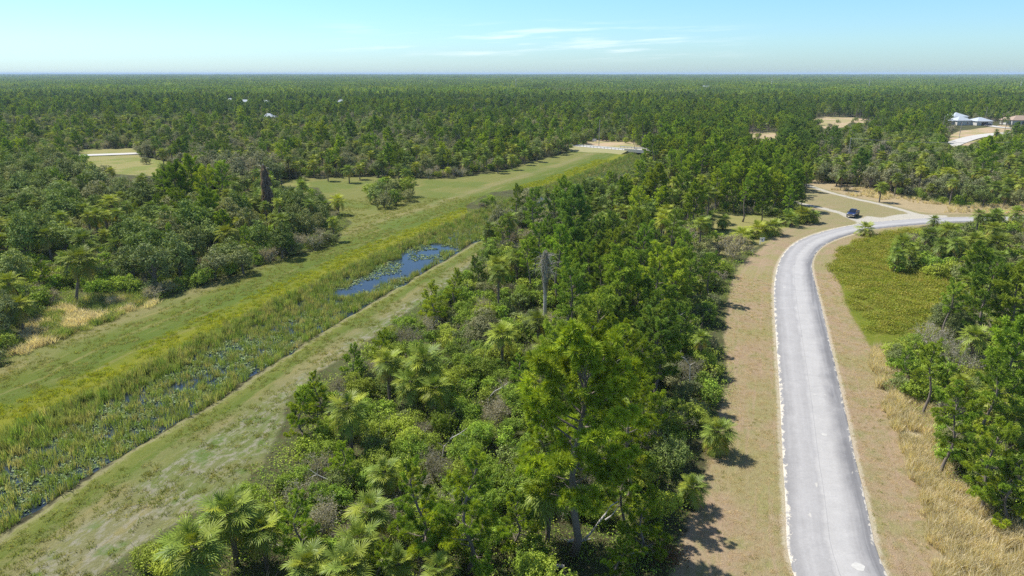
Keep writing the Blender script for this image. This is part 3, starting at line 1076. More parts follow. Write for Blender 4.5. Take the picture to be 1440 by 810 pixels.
def oak_geo(seed, lod, H=7.0, R=3.3):
    r = np.random.default_rng(seed)
    blobs = [(0, 0, H * .62, R * .55)]
    for k in range(9):
        a = k * 2.399 + r.uniform(-.4, .4)
        q = r.uniform(.35, .68) * R
        blobs.append((math.cos(a) * q, math.sin(a) * q, H * r.uniform(.34, .74), R * r.uniform(.30, .46)))
    blobs.append((r.uniform(-.6, .6), r.uniform(-.6, .6), H * .84, R * .38))
    g = Geo()
    nc_, per, cr, sz_, qd = {0: (330, 34, .52, .21, True), 1: (230, 16, .60, .36, True), 2: (60, 5, .9, 1.0, False)}[lod]
    crown_leaves(g, r, blobs, nc_, per, cr, sz_, 0, qd, .4)
    t = Geo()
    if lod < 2:
        tube(t, [(0, 0, 0), (.1, .05, H * .25), (.0, .1, H * .55)], [.26, .2, .12], 0, 7, .5)
        for b_ in blobs[1:8]:
            tube(t, [(.05, .05, H * .22), (b_[0] * .5, b_[1] * .5, b_[2] * .75), b_[:3]], [.12, .08, .03], 0, 4, .5, cap=False)
    return g, t


def shrub_geo(seed, lod, H=2.6, R=1.7):
    r = np.random.default_rng(seed)
    blobs = []
    for k in range(8):
        a = k * 2.399
        q = r.uniform(.1, .7) * R
        s_ = R * r.uniform(.34, .52)
        blobs.append((math.cos(a) * q, math.sin(a) * q, r.uniform(.25, .72) * H, s_))
    g = Geo()
    nc_, per, cr, sz_, qd = {0: (230, 24, .30, .145, True), 1: (140, 11, .36, .26, True), 2: (26, 5, .6, .8, False)}[lod]
    crown_leaves(g, r, blobs, nc_, per, cr, sz_, 0, qd, .05)
    # stray shoots
    t = Geo()
    if lod < 2:
        for k in range(14):
            a = r.uniform(0, 6.28)
            q = r.uniform(.3, 1.05) * R
            e = (math.cos(a) * q, math.sin(a) * q, H * r.uniform(.7, 1.15))
            tube(t, [(0, 0, 0), (e[0] * .5, e[1] * .5, e[2] * .6), e], [.03, .02, .008], 0, 3, .5, cap=False)
            if lod == 0:
                n_ = 18
                f = r.uniform(.55, 1.05, (n_, 1))
                P_ = np.array(e) * f * [1, 1, 1] + r.normal(size=(n_, 3)) * .10
                leaves(g, P_, unit(r.normal(size=(n_, 3)) + [0, 0, .5]), .15, 0, r.uniform(.4, 1, n_))
    return g, t


def bare_geo(seed, lod, H=5.0, R=2.4, leafy=.5):
    r = np.random.default_rng(seed)
    t = Geo()
    lf = []

    def grow(p_, d, L, rad, dep):
        e = p_ + d * L
        mid = (p_ + e) / 2 + r.normal(size=3) * L * .06
        if rad > .012 and lod < 2:
            tube(t, [p_, mid, e], [rad, rad * .8, rad * .6], 0, 4 if rad > .04 else 3, .5, cap=False)
        else:
            s_ = unit(np.cross(d, r.normal(size=3))) * max(rad, .014 if lod == 0 else .03 if lod == 1 else .12)
            t.add([p_ - s_, p_ + s_, e], [(0, 1, 2)], 0, r.uniform(.2, .9))
        if dep == 0:
            lf.append(e)
            return
        for k in range(r.integers(3, 5) if lod < 2 else 2):
            nd = unit(d + r.normal(size=3) * .62 + [0, 0, .12])
            grow(p_ + (e - p_) * r.uniform(.45, 1), nd, L * r.uniform(.55, .8), rad * .55, dep - 1)

    for k in range(5):
        a = k * 1.256 + r.uniform(-.3, .3)
        grow(np.array([0, 0, 0.]), unit(np.array([math.cos(a) * .55, math.sin(a) * .55, 1])), H * .40, .07, {0: 4, 1: 3, 2: 2}[lod])
    lf = np.array(lf)
    g = Geo()
    m_ = {0: 3, 1: 3, 2: 1}[lod]
    if leafy > 0:
        sel = lf[r.uniform(size=len(lf)) < leafy]
        P_ = np.repeat(sel, m_, 0) + r.normal(size=(len(sel) * m_, 3)) * .14
        leaves(g, P_, unit(r.normal(size=P_.shape) + [0, 0, .4]), {0: .12, 1: .26, 2: .7}[lod], 0, r.uniform(0, 1, len(P_)), quad=lod < 2)
    else:
        g.add([(0, 0, 0), (0, 0, .01), (.01, 0, 0)], [(0, 1, 2)])
    return g, t


def pair(fn, mats, n, **kw):
    """near, mid (crown, trunk) meshes and a joined mid mesh"""
    o_ = []
    for k in range(n):
        sd_k = 200 + k * 7 + int(kw.get('H', 3) * 10)
        a = []
        for lod in (0, 1):
            g, t = fn(sd_k, lod, **kw)
            a.append((g.mesh('crown', [mats[0]]), t.mesh('trunk', [mats[1]])))
        o_.append((a[0], a[1], join_mesh('plant', [(a[1][0], 0), (a[1][1], 1)], mats)))
    return o_


OAK = pair(oak_geo, [M_OAK, M_BARK], 5, H=7.0, R=3.3)
SHRUB = pair(shrub_geo, [M_SHRUB, M_BARK], 5, H=2.8, R=1.7)
DSHRUB = pair(shrub_geo, [M_OAK, M_BARK], 3, H=3.0, R=1.9)
BARE = pair(bare_geo, [M_GREYLEAF, M_TWIG], 4, H=5.0, R=2.4, leafy=.75)
GREYS = pair(bare_geo, [M_GREYLEAF, M_TWIG], 2, H=3.0, R=1.6, leafy=1.0)
RUSTB = pair(oak_geo, [M_RUST, M_TWIG], 1, H=6.0, R=2.4)
ORANGE = pair(shrub_geo, [M_RUST, M_TWIG], 1, H=2.4, R=1.4)

# ------------------------------------------------------------------ items to plant
KINDS = {   # name, nominal height, nominal radius, nv, category, spoken name
    'pine': ('slash_pine', 12.6, 3.2, 5, 'pine tree', 'slash pine'),
    'young': ('slash_pine', 6.0, 1.7, 3, 'pine tree', 'young pine'),
    'palm': ('cabbage_palm', 6.0, 2.2, 7, 'palm tree', 'cabbage palm'),
    'oak': ('broadleaf_tree', 7.0, 3.3, 5, 'tree', 'leafy green tree'),
    'bare': ('bare_tree', 6.0, 2.6, 4, 'bare tree', 'grey thin-leaved tree'),
    'shrub': ('leafy_shrub', 2.8, 1.8, 5, 'shrub', 'yellow-green shrub'),
    'dshrub': ('leafy_shrub', 3.0, 2.0, 3, 'shrub', 'dark green shrub'),
    'greys': ('leafy_shrub', 3.2, 1.7, 2, 'shrub', 'grey twiggy shrub'),
    'rust': ('bare_tree', 6.0, 2.4, 1, 'tree', 'brown-leaved tree'),
    'orange': ('leafy_shrub', 2.4, 1.4, 1, 'shrub', 'rusty orange shrub'),
}
items = []


def put(kind, x_, y_, s_=1.0, h=None, var=None, label=None, rot=None, lean=0.0, extra=None):
    items.append(dict(kind=kind, x=float(x_), y=float(y_), s=float(s_), h=h, var=int(rng.integers(100)) if var is None else var, label=label,
                      rot=rng.uniform(0, 6.28) if rot is None else rot, lean=lean, manual=True, extra=extra or {}))


def P(px, py, hc, s_=1.0, label=None, **kw):     # palm: crown centre in the photograph, crown height in metres
    q = at(px, py, hc)
    put('palm', q.x, q.y, s_, hc, label=label, **kw)


def PI_(px, py, H, label=None, kind='pine', wide=1.0, **kw):   # pine: top in the photograph, height in metres
    q = at(px, py, H)
    var = kw.pop('var', int(rng.integers(5)))
    nom = (PINE_H[var % 5] if kind == 'pine' else YOUNG_H[var % 3])
    put(kind, q.x, q.y, H / nom, H, var=var, label=label, **kw)


def S(kind, px, py, hc, s_=1.0, label=None, **kw):  # other plants: middle of the crown at height hc
    q = at(px, py, hc)
    put(kind, q.x, q.y, s_, None, label=label, **kw)


# foreground palms
P(272, 768, 4.6, 1.02, 'large cabbage palm at the bottom edge left of the middle, nearer of the joined pair', extra=dict(y=2, d=2))
P(322, 718, 4.6, 1.05, 'cabbage palm just behind the large one at the bottom left', extra=dict(y=1, d=3))
P(368, 742, 3.4, .75, 'small cabbage palm with a yellow hanging frond in the shade beside the bottom-left pair', extra=dict(y=3, d=2))
P(490, 574, 5.0, 1.0, 'grey-green cabbage palm with yellow hanging fronds at the strip edge, nearest the bare grey bank', extra=dict(y=3, d=3))
P(597, 508, 5.5, 1.12, 'largest shaggy cabbage palm of the clump in the middle strip', extra=dict(y=4, d=5))
P(545, 510, 5.0, .9, 'cabbage palm with orange-brown old fronds left of the shaggy clump', extra=dict(y=3, d=5))
P(578, 536, 4.2, .9, 'low cabbage palm with bright yellow fronds in front of the shaggy clump', extra=dict(y=5, d=3))
P(612, 545, 4.0, .85, 'cabbage palm tucked right below the shaggy clump', extra=dict(y=2, d=3))
P(706, 470, 5.0, .95, 'cabbage palm in open shrubs left of the grey snag foot', extra=dict(y=3, d=2))
P(757, 452, 4.5, .85, 'dark green palm at the foot of the grey snag', extra=dict(y=0, d=3))
P(768, 492, 4.8, .95, 'cabbage palm with drooping tan skirt below the grey snag', extra=dict(y=2, d=6))
P(727, 362, 5.0, 1.1, 'round cabbage palm with yellow skirt just left of the grey snag', extra=dict(y=4, d=4))
P(772, 680, 5.2, 1.1, 'shaggy cabbage palm growing under the tall yellow-green pine', extra=dict(y=1, d=8))
P(540, 662, 3.4, .7, 'small bluish palm among shrubs right of the strip edge')
P(521, 715, 3.2, .85, 'palm with drooping pale fronds among shrubs near the bottom', extra=dict(y=3, d=4))
P(505, 760, 3.0, .85, 'yellowish palm at the bottom edge, right of the grey brush', extra=dict(y=4, d=3))
P(490, 795, 3.0, .9, 'yellow-green palm lowest at the bottom edge', extra=dict(y=3, d=2))
P(432, 792, 2.6, .8, 'small upright palm at the bottom edge between grey twigs')
P(1010, 606, 2.4, .85, 'bright green low palm with yellow fronds beside the verge', extra=dict(y=7, d=1))
P(975, 684, 1.8, .6, 'small palm at the verge edge above the brush pile', extra=dict(y=2, d=3))
P(618, 800, 2.6, .65, 'palm half hidden under the young pines at the bottom edge')
P(560, 790, 2.6, .65, 'palm spreading at the bottom edge left of the young pines')
# palms of the upper strip
for a_ in [(862, 312, 5.5, 1.1), (898, 300, 5.5, 1.1), (938, 296, 5), (815, 282, 5), (845, 296, 4.5), (880, 282, 5), (915, 318, 4.5), (960, 330, 4.5), (745, 340, 4.6), (990, 312, 4.5), (870, 262, 5), (950, 272, 5), (700, 372, 4.2), (832, 330, 4.5)]:
    P(*a_)
# right side palms
P(1218, 322, 1.4, 1.15, 'lone bushy palm standing in the grass just inside the road bend', extra=dict(y=5, d=1))
P(1130, 302, 2.0, 1.35, 'bushy palm beside the verge left of the pickup', extra=dict(y=2, d=3))
P(1112, 308, 1.8, 1.1)
P(1145, 304, 1.6, .9)
P(1086, 320, 1.7, 1.4, 'bright palm behind the white yard sign, nearer the road', extra=dict(y=4, d=2))
P(1066, 323, 1.7, 1.35, 'middle palm of the low clump behind the white yard sign')
P(1044, 331, 1.5, 1.25, 'leftmost palm of the low clump behind the white yard sign', extra=dict(y=3, d=2))
P(1018, 308, 2.5, .9)
P(1270, 342, 3.6, 1.15, 'shaggy palm with pale hanging fronds at the left end of the patch grove', extra=dict(y=5, d=6))
P(1308, 330, 4.2, 1.1)
P(1335, 324, 4.4, 1.1)
P(1325, 345, 3.6, 1.0)
P(1372, 338, 4.4, 1.15, 'large palm with a pale skirt in the middle of the patch grove', extra=dict(y=4, d=6))
P(1403, 340, 4.2, 1.15, 'palm with a pale skirt at the right end of the patch grove', extra=dict(y=4, d=6))
P(1352, 350, 3.4, .9)
P(1400, 305, 3.4, 1.1, 'bright palm beside the road, farther right than the grove')
P(1430, 300, 3.4, 1.1)
P(1372, 472, 5.0, .9, 'palm with a big pale yellow dead frond under the leaning dark trunk', extra=dict(y=6, d=6))
P(1400, 560, 4.0, .9)
P(1430, 590, 4.0, .9)
P(1436, 512, 5.0, 1.0)
for a_ in [(1155, 232, 5), (1215, 222, 5.5), (1248, 232, 6), (1262, 250, 5.5), (1240, 262, 4.5), (1400, 262, 5), (1425, 252, 5), (1415, 272, 4), (1185, 245, 5), (1330, 228, 5.5)]:
    P(*a_)
# left palms
P(95, 366, 7.0, 1.45, 'broad cabbage palm on a leaning bare trunk behind the dry grass bank', lean=.25, extra=dict(y=3, d=6))
P(118, 338, 7.4, 1.15, 'cabbage palm directly behind the broad leaning-trunk palm')
P(133, 304, 6.5, 1.2)
P(12, 398, 5.5, 1.1, 'grey-green palm at the left picture edge above the dry grass bank')
P(25, 430, 4.0, 1.0)
P(65, 330, 6, 1.1)
P(475, 282, 3.6, 1.15, 'lone shaggy palm standing on the grass edge at the tree line point', extra=dict(y=6, d=9))
P(427, 266, 3.4, 1.1, 'round palm beside the grass, left of the lone shaggy palm', extra=dict(y=3, d=3))
P(412, 272, 3.0, .8)
P(318, 328, 5, 1.1)
P(155, 282, 7, 1.1)
for a_ in [(120, 235, 6), (130, 242, 5), (85, 260, 6), (240, 210, 6), (228, 214, 5, 1.2), (490, 238, 4.5, 1.1), (505, 236, 4), (560, 236, 4.5), (570, 242, 4), (440, 230, 5), (460, 236, 4.5), (415, 232, 5), (700, 226, 4.5), (720, 222, 4.5), (738, 216, 4.5), (755, 212, 4.5), (655, 228, 4.5), (772, 206, 4.5)]:
    P(*a_)
# pines
PI_(815, 508, 16.0, 'tall yellow-green pine with crooked dark trunk at the bottom middle', var=0, rot=.4)
PI_(890, 560, 10.0, 'dark green pine right of the tall yellow-green pine', var=1)
PI_(908, 552, 7.0, 'pine crown overhanging the verge right of the tall yellow-green pine', var=3)
PI_(880, 470, 10.5, None, var=1)
PI_(840, 430, 10.5, None, var=3)
PI_(930, 452, 9.5, None, var=0)
PI_(958, 438, 7.0, 'rounded pine bulging over the verge shadow at mid height', var=3)
PI_(800, 385, 12, None, var=4)
PI_(870, 372, 12, None, var=0)
PI_(930, 360, 12, None, var=1)
PI_(962, 352, 8, None, var=3)
PI_(905, 330, 11, None, var=1)
PI_(1000, 365, 7, None, var=3)
PI_(760, 585, 7.5, 'yellow-tipped small pine left of the tall pine trunk', 'young', var=0)
PI_(880, 640, 6.5, 'pine in deep shade behind the brush pile', var=3)
PI_(905, 700, 5.0, 'small bright pine in front of the shaded pines near the brush pile', 'young', var=2)
PI_(870, 762, 4.0, 'low bright pine at the bottom edge left of the brush pile', 'young', var=2)
PI_(590, 668, 8.0, 'left one of the two slim young pines at the bottom', 'young', var=1)
PI_(655, 658, 9.0, 'right one of the two slim young pines, on a thin bare stem', 'young', var=1)
PI_(530, 770, 4.0, 'yellow-green young pine at the bottom edge', 'young', var=2)
PI_(725, 700, 5.0, None, 'young', var=0)
PI_(418, 556, 5.0, 'left one of the two slender saplings at the strip edge', 'young', var=2)
PI_(445, 532, 5.0, 'right one of the two slender saplings at the strip edge', 'young', var=1)
PI_(498, 492, 4.5, 'small round-topped pine alone at the strip edge above the grey-green palm', 'young', var=0)
PI_(533, 472, 4.5, None, 'young', var=2)
PI_(608, 405, 6.0, 'round-topped young pine at the strip edge below the blue water', 'young', var=0)
PI_(638, 384, 6.0, 'slim young pine at the strip edge beside the blue water', 'young', var=1)
PI_(672, 366, 5.0, None, 'young', var=2)
PI_(265, 232, 13.0, 'large dark rounded pine rising above the left woods', var=0, rot=1)
PI_(228, 248, 10.0, None, var=3)
PI_(246, 240, 12.0, None, var=0)
PI_(288, 244, 11.5, None, var=3)
PI_(250, 275, 10.0, None, var=3)
PI_(290, 275, 9.5, None, var=0)
for a_ in [(215, 378, 3.6, 1.15), (250, 368, 3.4, 1.1), (185, 372, 3.4, 1.1), (300, 372, 2.8, .95), (340, 366, 2.6, .9), (395, 345, 2.8, 1.0), (30, 330, 6, 1.3), (85, 322, 6, 1.3), (45, 300, 6, 1.3), (180, 325, 5, 1.2), (235, 320, 6, 1.3), (270, 308, 6, 1.25), (350, 312, 5, 1.15), (20, 362, 5, 1.1), (5, 440, 3.4, 1.0), (430, 322, 2.8, .9)]:
    S('oak', *a_)
PI_(310, 236, 11.0, None, var=3)
PI_(1318, 492, 8.0, 'slim pine at the front of the right woods beside the tall straw', var=4)
PI_(1350, 560, 8.0, None, var=3)
PI_(1405, 520, 8.5, None, var=1)
PI_(1402, 610, 7.5, None, var=3)
PI_(1435, 470, 10, None, var=0)
PI_(1395, 384, 10.5, 'dark spreading pine at the top of the right woods', var=3)
PI_(1436, 392, 10.5, None, var=0)
PI_(1340, 405, 8.0, None, var=4)
PI_(1437, 650, 6.0, None, 'young', var=0)
PI_(1280, 497, 4.0, None, 'young', var=2)
PI_(1130, 270, 4.0, None, 'young', var=2)
for a_ in [(905, 168, 12), (930, 165, 13), (955, 170, 12.5), (985, 163, 13), (1012, 170, 12.5), (1040, 182, 12), (1062, 200, 11), (1085, 212, 10.5), (1108, 222, 10), (1120, 236, 8), (920, 196, 12), (945, 215, 11), (1005, 200, 13), (1035, 222, 12), (1068, 238, 11), (1095, 250, 9), (975, 225, 11), (1010, 245, 10), (1050, 258, 9.5), (1075, 268, 8), (960, 250, 10), (990, 210, 12)]:
    PI_(*a_)
# other plants
S('oak', 215, 352, 4.0, 1.25, 'wide dense green tree bulging over the dark bank edge')
S('oak', 270, 345, 4, 1.1)
S('oak', 322, 352, 3.2, .95, 'low rounded tree at the grass edge, right of the wide dense one')
S('oak', 408, 322, 3.2, 1.1, 'rounded grey-green tree at the end of the left wood by the grass')
S('oak', 365, 335, 3.2, 1.0)
S('oak', 445, 318, 2.6, .85)
S('oak', 60, 318, 6, 1.2)
S('dshrub', 463, 330, 1.2, 1.0)
S('bare', 420, 338, 2.4, .8)
S('dshrub', 528, 276, 1.8, 2.0, 'left half of the bush island standing alone in the grass')
S('oak', 552, 266, 2.6, .95, 'rounded middle of the bush island standing alone in the grass')
S('shrub', 570, 268, 1.8, 1.9, 'right half of the bush island standing alone in the grass')
P(545, 253, 3.8, .8, 'palm top rising out of the bush island')
S('greys', 462, 290, 1.0, 1.2)
S('dshrub', 452, 283, 1.0, 1.0)
S('greys', 472, 302, .8, .8)
S('rust', 432, 192, 4.5, 1.1, 'reddish brown tree in the palms beyond the vine-hung snag')
S('orange', 362, 279, 1.2, .8, 'rusty orange shrub at the foot of the vine-hung snag')
S('shrub', 300, 222, 3.0, 1.8)
S('shrub', 275, 226, 2.5, 1.6)
S('oak', 320, 240, 4, 1.0)
S('bare', 160, 268, 4, 1.2, 'pale grey twiggy tree in the left woods below the clearing')
S('bare', 215, 150, 5, 1.5)
S('bare', 225, 158, 5, 1.4)
S('bare', 105, 152, 6, 1.3)
for a_ in [(742, 292), (768, 280), (790, 268), (755, 310), (722, 300), (705, 322), (780, 296)]:
    S('bare', a_[0], a_[1], 2.6, .95)
S('oak', 700, 300, 3, .8)
S('oak', 712, 325, 2.5, .7)
S('oak', 855, 254, 3, .8)
S('greys', 578, 478, 1.5, 1.3, 'silvery twiggy shrub at the strip edge above the shaggy palms')
S('greys', 605, 455, 1.5, 1.2)
S('greys', 700, 565, 2, 1.1, 'pale leafless shrub among green ones right of the shaggy palms')
S('greys', 1030, 358, 1.0, 1.3, 'grey twiggy shrub between the strip and the verge near the road bend')
S('greys', 1010, 352, 1.0, 1.2)
S('greys', 610, 650, 1.6, 1.1)
S('greys', 430, 690, 1.4, 1.1)
S('greys', 455, 735, 1.2, 1.1)
S('oak', 1330, 440, 3.5, .75)
S('bare', 1340, 475, 3.0, 1.0, 'grey-green olive tree in front of the right woods')
S('bare', 1362, 498, 3.0, 1.0)
S('bare', 1310, 462, 2.5, .85)
S('oak', 1355, 455, 3.2, .7)
S('shrub', 1310, 372, 1.4, 1.2)
S('shrub', 1338, 376, 1.3, 1.1)
S('shrub', 1285, 368, 1.1, .9)
S('shrub', 1370, 378, 1.4, 1.2)
S('shrub', 1330, 362, 1.4, 1.1)
S('shrub', 1385, 370, 1.4, 1.2)
S('bare', 1410, 375, 2.4, .9)
S('oak', 1225, 252, 3.5, 1.0, 'dark green tree behind the straw verge, right above the pickup')
for a_ in [(1205, 245), (1285, 255), (1310, 262), (1335, 268), (1360, 270), (1300, 245), (1350, 255), (1178, 248), (1385, 275)]:
    S('oak', a_[0], a_[1], 3.2, .9)
S('shrub', 1326, 282, .7, .7, 'small dark bush alone in the straw beyond the road')
S('shrub', 1346, 280, .9, .8, 'bright small bush alone in the straw, right of the other one')

for a_ in [('dshrub', 540, 284, 1.6, 1.7), ('shrub', 556, 280, 1.6, 1.6), ('dshrub', 574, 276, 1.4, 1.5), ('shrub', 520, 268, 1.6, 1.5), ('shrub', 540, 262, 2.0, 1.6), ('oak', 536, 264, 2.6, .7)]:
    S(*a_)

for a_ in [('shrub', 1055, 330, .8, .8), ('dshrub', 1078, 326, .8, .9), ('greys', 1040, 345, .8, 1.0), ('greys', 1052, 352, .7, .8), ('dshrub', 1122, 310, .8, .9), ('shrub', 1010, 335, .8, .9), ('shrub', 1016, 318, .8, .8), ('greys', 1022, 345, .9, 1.1), ('dshrub', 1098, 312, .8, .8),
           ('shrub', 1268, 356, 1, .9), ('dshrub', 1300, 358, 1, 1), ('shrub', 1350, 366, 1.1, 1.1), ('shrub', 1395, 362, 1.1, 1.1), ('shrub', 1320, 385, 1.0, 1.0), ('dshrub', 1348, 388, 1.0, 1.0), ('shrub', 1305, 382, .9, .8)]:
    S(*a_)

for a_ in [('shrub', 1152, 173, 1.2, 1.6), ('dshrub', 1203, 168, 1.2, 1.5), ('greys', 1168, 179, 1.2, 1.6), ('dshrub', 1178, 171, 1.0, 1.2), ('shrub', 1066, 192, 1.2, 1.2), ('shrub', 118, 226, 1.2, 1.4), ('dshrub', 205, 226, 1.2, 1.3), ('shrub', 232, 240, 1.2, 1.3), ('dshrub', 150, 241, 1.2, 1.4), ('palm', 128, 232, 3, .9),
           ('dshrub', 196, 212, 1.2, 1.5), ('shrub', 860, 197, 1.0, 1.0), ('dshrub', 806, 200, 1.2, 1.3), ('shrub', 880, 199, 1.0, 1.2)]:
    if a_[0] == 'palm':
        P(*a_[1:])
    else:
        S(*a_)

# scattered plants
ZONES = [   # polygon in the photograph, keep, mix of (pine, young, palm, oak, bare), shrub keep, mix of (shrub, dshrub, greys)
    ([(640, 225), (1010, 225), (1010, 352), (640, 352)], .75, (.16, .04, .50, .12, .18), .9, (.5, .25, .25)),
    ([(890, 150), (1145, 150), (1145, 300), (890, 300)], .95, (.84, .03, .06, .05, .02), .8, (.5, .4, .1)),
    ([(735, 350), (1040, 350), (1040, 640), (735, 640)], .80, (.70, .12, .10, .06, .02), .9, (.7, .2, .1)),
    ([(735, 640), (1040, 640), (1040, 1600), (735, 1600)], .40, (.35, .25, .15, .15, .10), .95, (.8, .1, .1)),
    ([(-400, 350), (735, 350), (735, 1600), (-400, 1600)], .10, (.10, .40, .30, .10, .10), 1., (.78, .12, .10)),
    ([(1236, 296), (1460, 300), (1460, 392), (1236, 392)], .7, (.0, .02, .85, .05, .08), .9, (.6, .2, .2)),
    ([(1210, 392), (2600, 392), (2600, 1600), (1210, 1600)], .62, (.24, .16, .26, .20, .14), .95, (.7, .2, .1)),
    ([(1130, 195), (2200, 195), (2200, 300), (1130, 300)], .9, (.07, .02, .34, .42, .15), .8, (.4, .5, .1)),
    ([(-900, 232), (520, 232), (520, 520), (-900, 520)], .9, (.03, .02, .44, .40, .11), .95, (.5, .45, .05)),
    ([(-900, 165), (640, 165), (640, 250), (-900, 250)], .95, (.10, .02, .38, .26, .24), .9, (.5, .4, .1)),
    ([(480, 165), (900, 165), (900, 250), (480, 250)], .95, (.26, .04, .40, .20, .10), .95, (.6, .3, .1)),
]
DEF_Z = (.97, (.30, .02, .20, .26, .22), .5, (.5, .4, .1))


def cand(ymin, ymax, sp, jit=.42):
    yy = np.arange(ymin, ymax, sp)
    out_ = []
    for y_ in yy:
        hw = .80 * (y_ + 34)
        xs = np.arange(-hw, hw, sp)
        out_.append(np.column_stack([xs + rng.uniform(-jit, jit, len(xs)) * sp, y_ + rng.uniform(-jit, jit, len(xs)) * sp]))
    return np.concatenate(out_)


def zones(C):
    px, py = proj(C[:, 0], C[:, 1], 3.0)
    z = np.full(len(C), -1)
    for i in reversed(range(len(ZONES))):
        z[inpoly(px, py, ZONES[i][0])] = i
    return z


HOUSE_SPOTS = [(at(1362, 176).x + 1, at(1362, 176).y + 6, 15), (at(1433, 175.5).x + 2, at(1433, 175.5).y + 5, 11), (at(1390, 177.5).x, at(1390, 177.5).y, 5)]
HOUSE_SPOTS += [(at(766, 446).x - 1.5, at(766, 446).y, 2.6), (at(380, 312).x - 1, at(380, 312).y, 2.5)]
HOUSE_SPOTS += [(at(a_, b_, 3.5).x, at(a_, b_, 3.5).y + 2, 7) for a_, b_, c_, d_ in FAR_HOUSES]


def clear_view(C, h, r, feat=True):
    """plants that would stand on or hide the open ground are left out"""
    ok = np.ones(len(C), bool)
    for dx, f in ((0, .02), (0, .55), (0, .97), (-.85, .5), (.85, .5), (-.5, .8), (.5, .8)):
        px, py = proj(C[:, 0] + dx * r, C[:, 1], h * f)
        for poly, ymax in [(q_, 1e9) for q_ in OPEN] + (FEATURES if feat else []):
            a = np.array(poly)
            m = ok & (C[:, 1] < ymax) & (px > a[:, 0].min()) & (px < a[:, 0].max()) & (py > a[:, 1].min()) & (py < a[:, 1].max())
            idx = np.nonzero(m)[0]
            if len(idx):
                ok[idx[inpoly(px[idx], py[idx], poly)]] = False
    rd_ = road_d(C[:, 0], C[:, 1])
    ok &= rd_ > 1.5 + r * .5
    ok &= ~((C[:, 1] < 130) & (C[:, 0] < 45) & (h > 3.3) & (rd_ < 8.2 + (h - 2) * .66))
    for hx, hy, hr in HOUSE_SPOTS:
        ok &= np.hypot(C[:, 0] - hx, C[:, 1] - hy) > hr + r * .6
    near = C[:, 1] < 60
    d, _, sg = segd(C[:, 0], C[:, 1], S_LINE)
    ok &= ~(near & (d * sg > -11) & (d * sg < 33))
    ok &= ~((C[:, 1] < 48) & (rd_ < 9))
    ok &= ~((C[:, 1] < 62) & (C[:, 0] < 30) & (rd_ < 7.5 + h * .8))
    ok &= ~((d * sg > -1) & (d * sg < 15) & (C[:, 1] < 420))
    ok &= np.hypot(C[:, 0], C[:, 1]) > 16
    return ok


MX = np.array([[i['x'], i['y'], KINDS[i['kind']][2] * i['s']] for i in items])


def off_manual(C, r, f=.55):
    ok = np.ones(len(C), bool)
    for x_, y_, r_ in MX:
        ok &= np.hypot(C[:, 0] - x_, C[:, 1] - y_) > (r_ + r) * f
    return ok


TK = ['pine', 'young', 'palm', 'oak', 'bare']
SK = ['shrub', 'dshrub', 'greys']


def plant(C, layer):
    z = zones(C)
    dist = np.hypot(C[:, 0], C[:, 1])
    u1, u2 = rng.uniform(size=len(C)), rng.uniform(size=len(C))
    nz = vnoise(C[:, 0], C[:, 1], 38, 4 if layer == 'tall' else 9)
    nz2 = vnoise(C[:, 0], C[:, 1], 60, 13)
    kinds = np.zeros(len(C), int)
    keep = np.zeros(len(C), bool)
    for zi in range(-1, len(ZONES)):
        m = z == zi
        kt, mt, ks, ms = DEF_Z if zi < 0 else ZONES[zi][1:]
        if layer == 'tall':
            w_ = np.tile(np.array(mt, float), (m.sum(), 1))
            a, b = nz[m], nz2[m]
            if zi < 0:
                w_[:, 0] *= .3 + 1.8 * b + np.clip(dist[m] / 900, 0, 2)
            w_[:, 2] *= .25 + 2.2 * np.clip(a - .15, 0, 1)
            w_[:, 3] *= .25 + 2.0 * (1 - a)
            w_[:, 4] *= .1 + 2.6 * (1 - b) ** 2
            k_ = kt
        else:
            w_ = np.tile(np.array(ms, float), (m.sum(), 1))
            k_ = ks
        w_ /= w_.sum(1, keepdims=True)
        cs = np.cumsum(w_, 1)
        kinds[m] = np.clip((u1[m][:, None] > cs).sum(1), 0, w_.shape[1] - 1)
        keep[m] = u2[m] < k_
    C, kinds, dist = C[keep], kinds[keep], dist[keep]
    names = TK if layer == 'tall' else SK
    s_ = rng.uniform(.72, 1.12, len(C)) * (.9 if layer == 'tall' else 1.0)
    if layer == 'tall':
        s_ = np.where((zones(C) == 8) & (kinds == 3), s_ * 1.25, s_)
        s_ = np.where(zones(C) == 6, s_ * .68, np.where(zones(C) == 2, s_ * .85, s_))
        s_ = np.where(kinds == 3, s_ * rng.uniform(.7, 1.25, len(C)), s_)
        s_ = np.where((kinds == 0) & (dist > 130), s_ * rng.uniform(.60, .98, len(C)), s_)
    H_ = np.array([KINDS[n_][1] for n_ in names])[kinds] * s_
    R_ = np.array([KINDS[n_][2] for n_ in names])[kinds] * s_
    # low stature of palms
    ok = clear_view(C, H_, R_)
    ok &= off_manual(C, R_, .62 if layer == 'tall' else .5)
    for x_, y_, k_, sc, hh in zip(C[ok][:, 0], C[ok][:, 1], kinds[ok], s_[ok], H_[ok]):
        n_ = names[k_]
        items.append(dict(kind=n_, x=float(x_), y=float(y_), s=float(sc), h=float(rng.uniform(3.2, 7.4)) if n_ == 'palm' else None, var=int(rng.integers(100)),
                          label=None, rot=float(rng.uniform(0, 6.28)), lean=0.0, manual=False, extra={}))


plant(cand(22, 330, 3.95), 'tall')
plant(cand(330, 950, 5.0), 'tall')
plant(cand(22, 170, 2.3), 'low')
plant(cand(170, 420, 3.4), 'low')

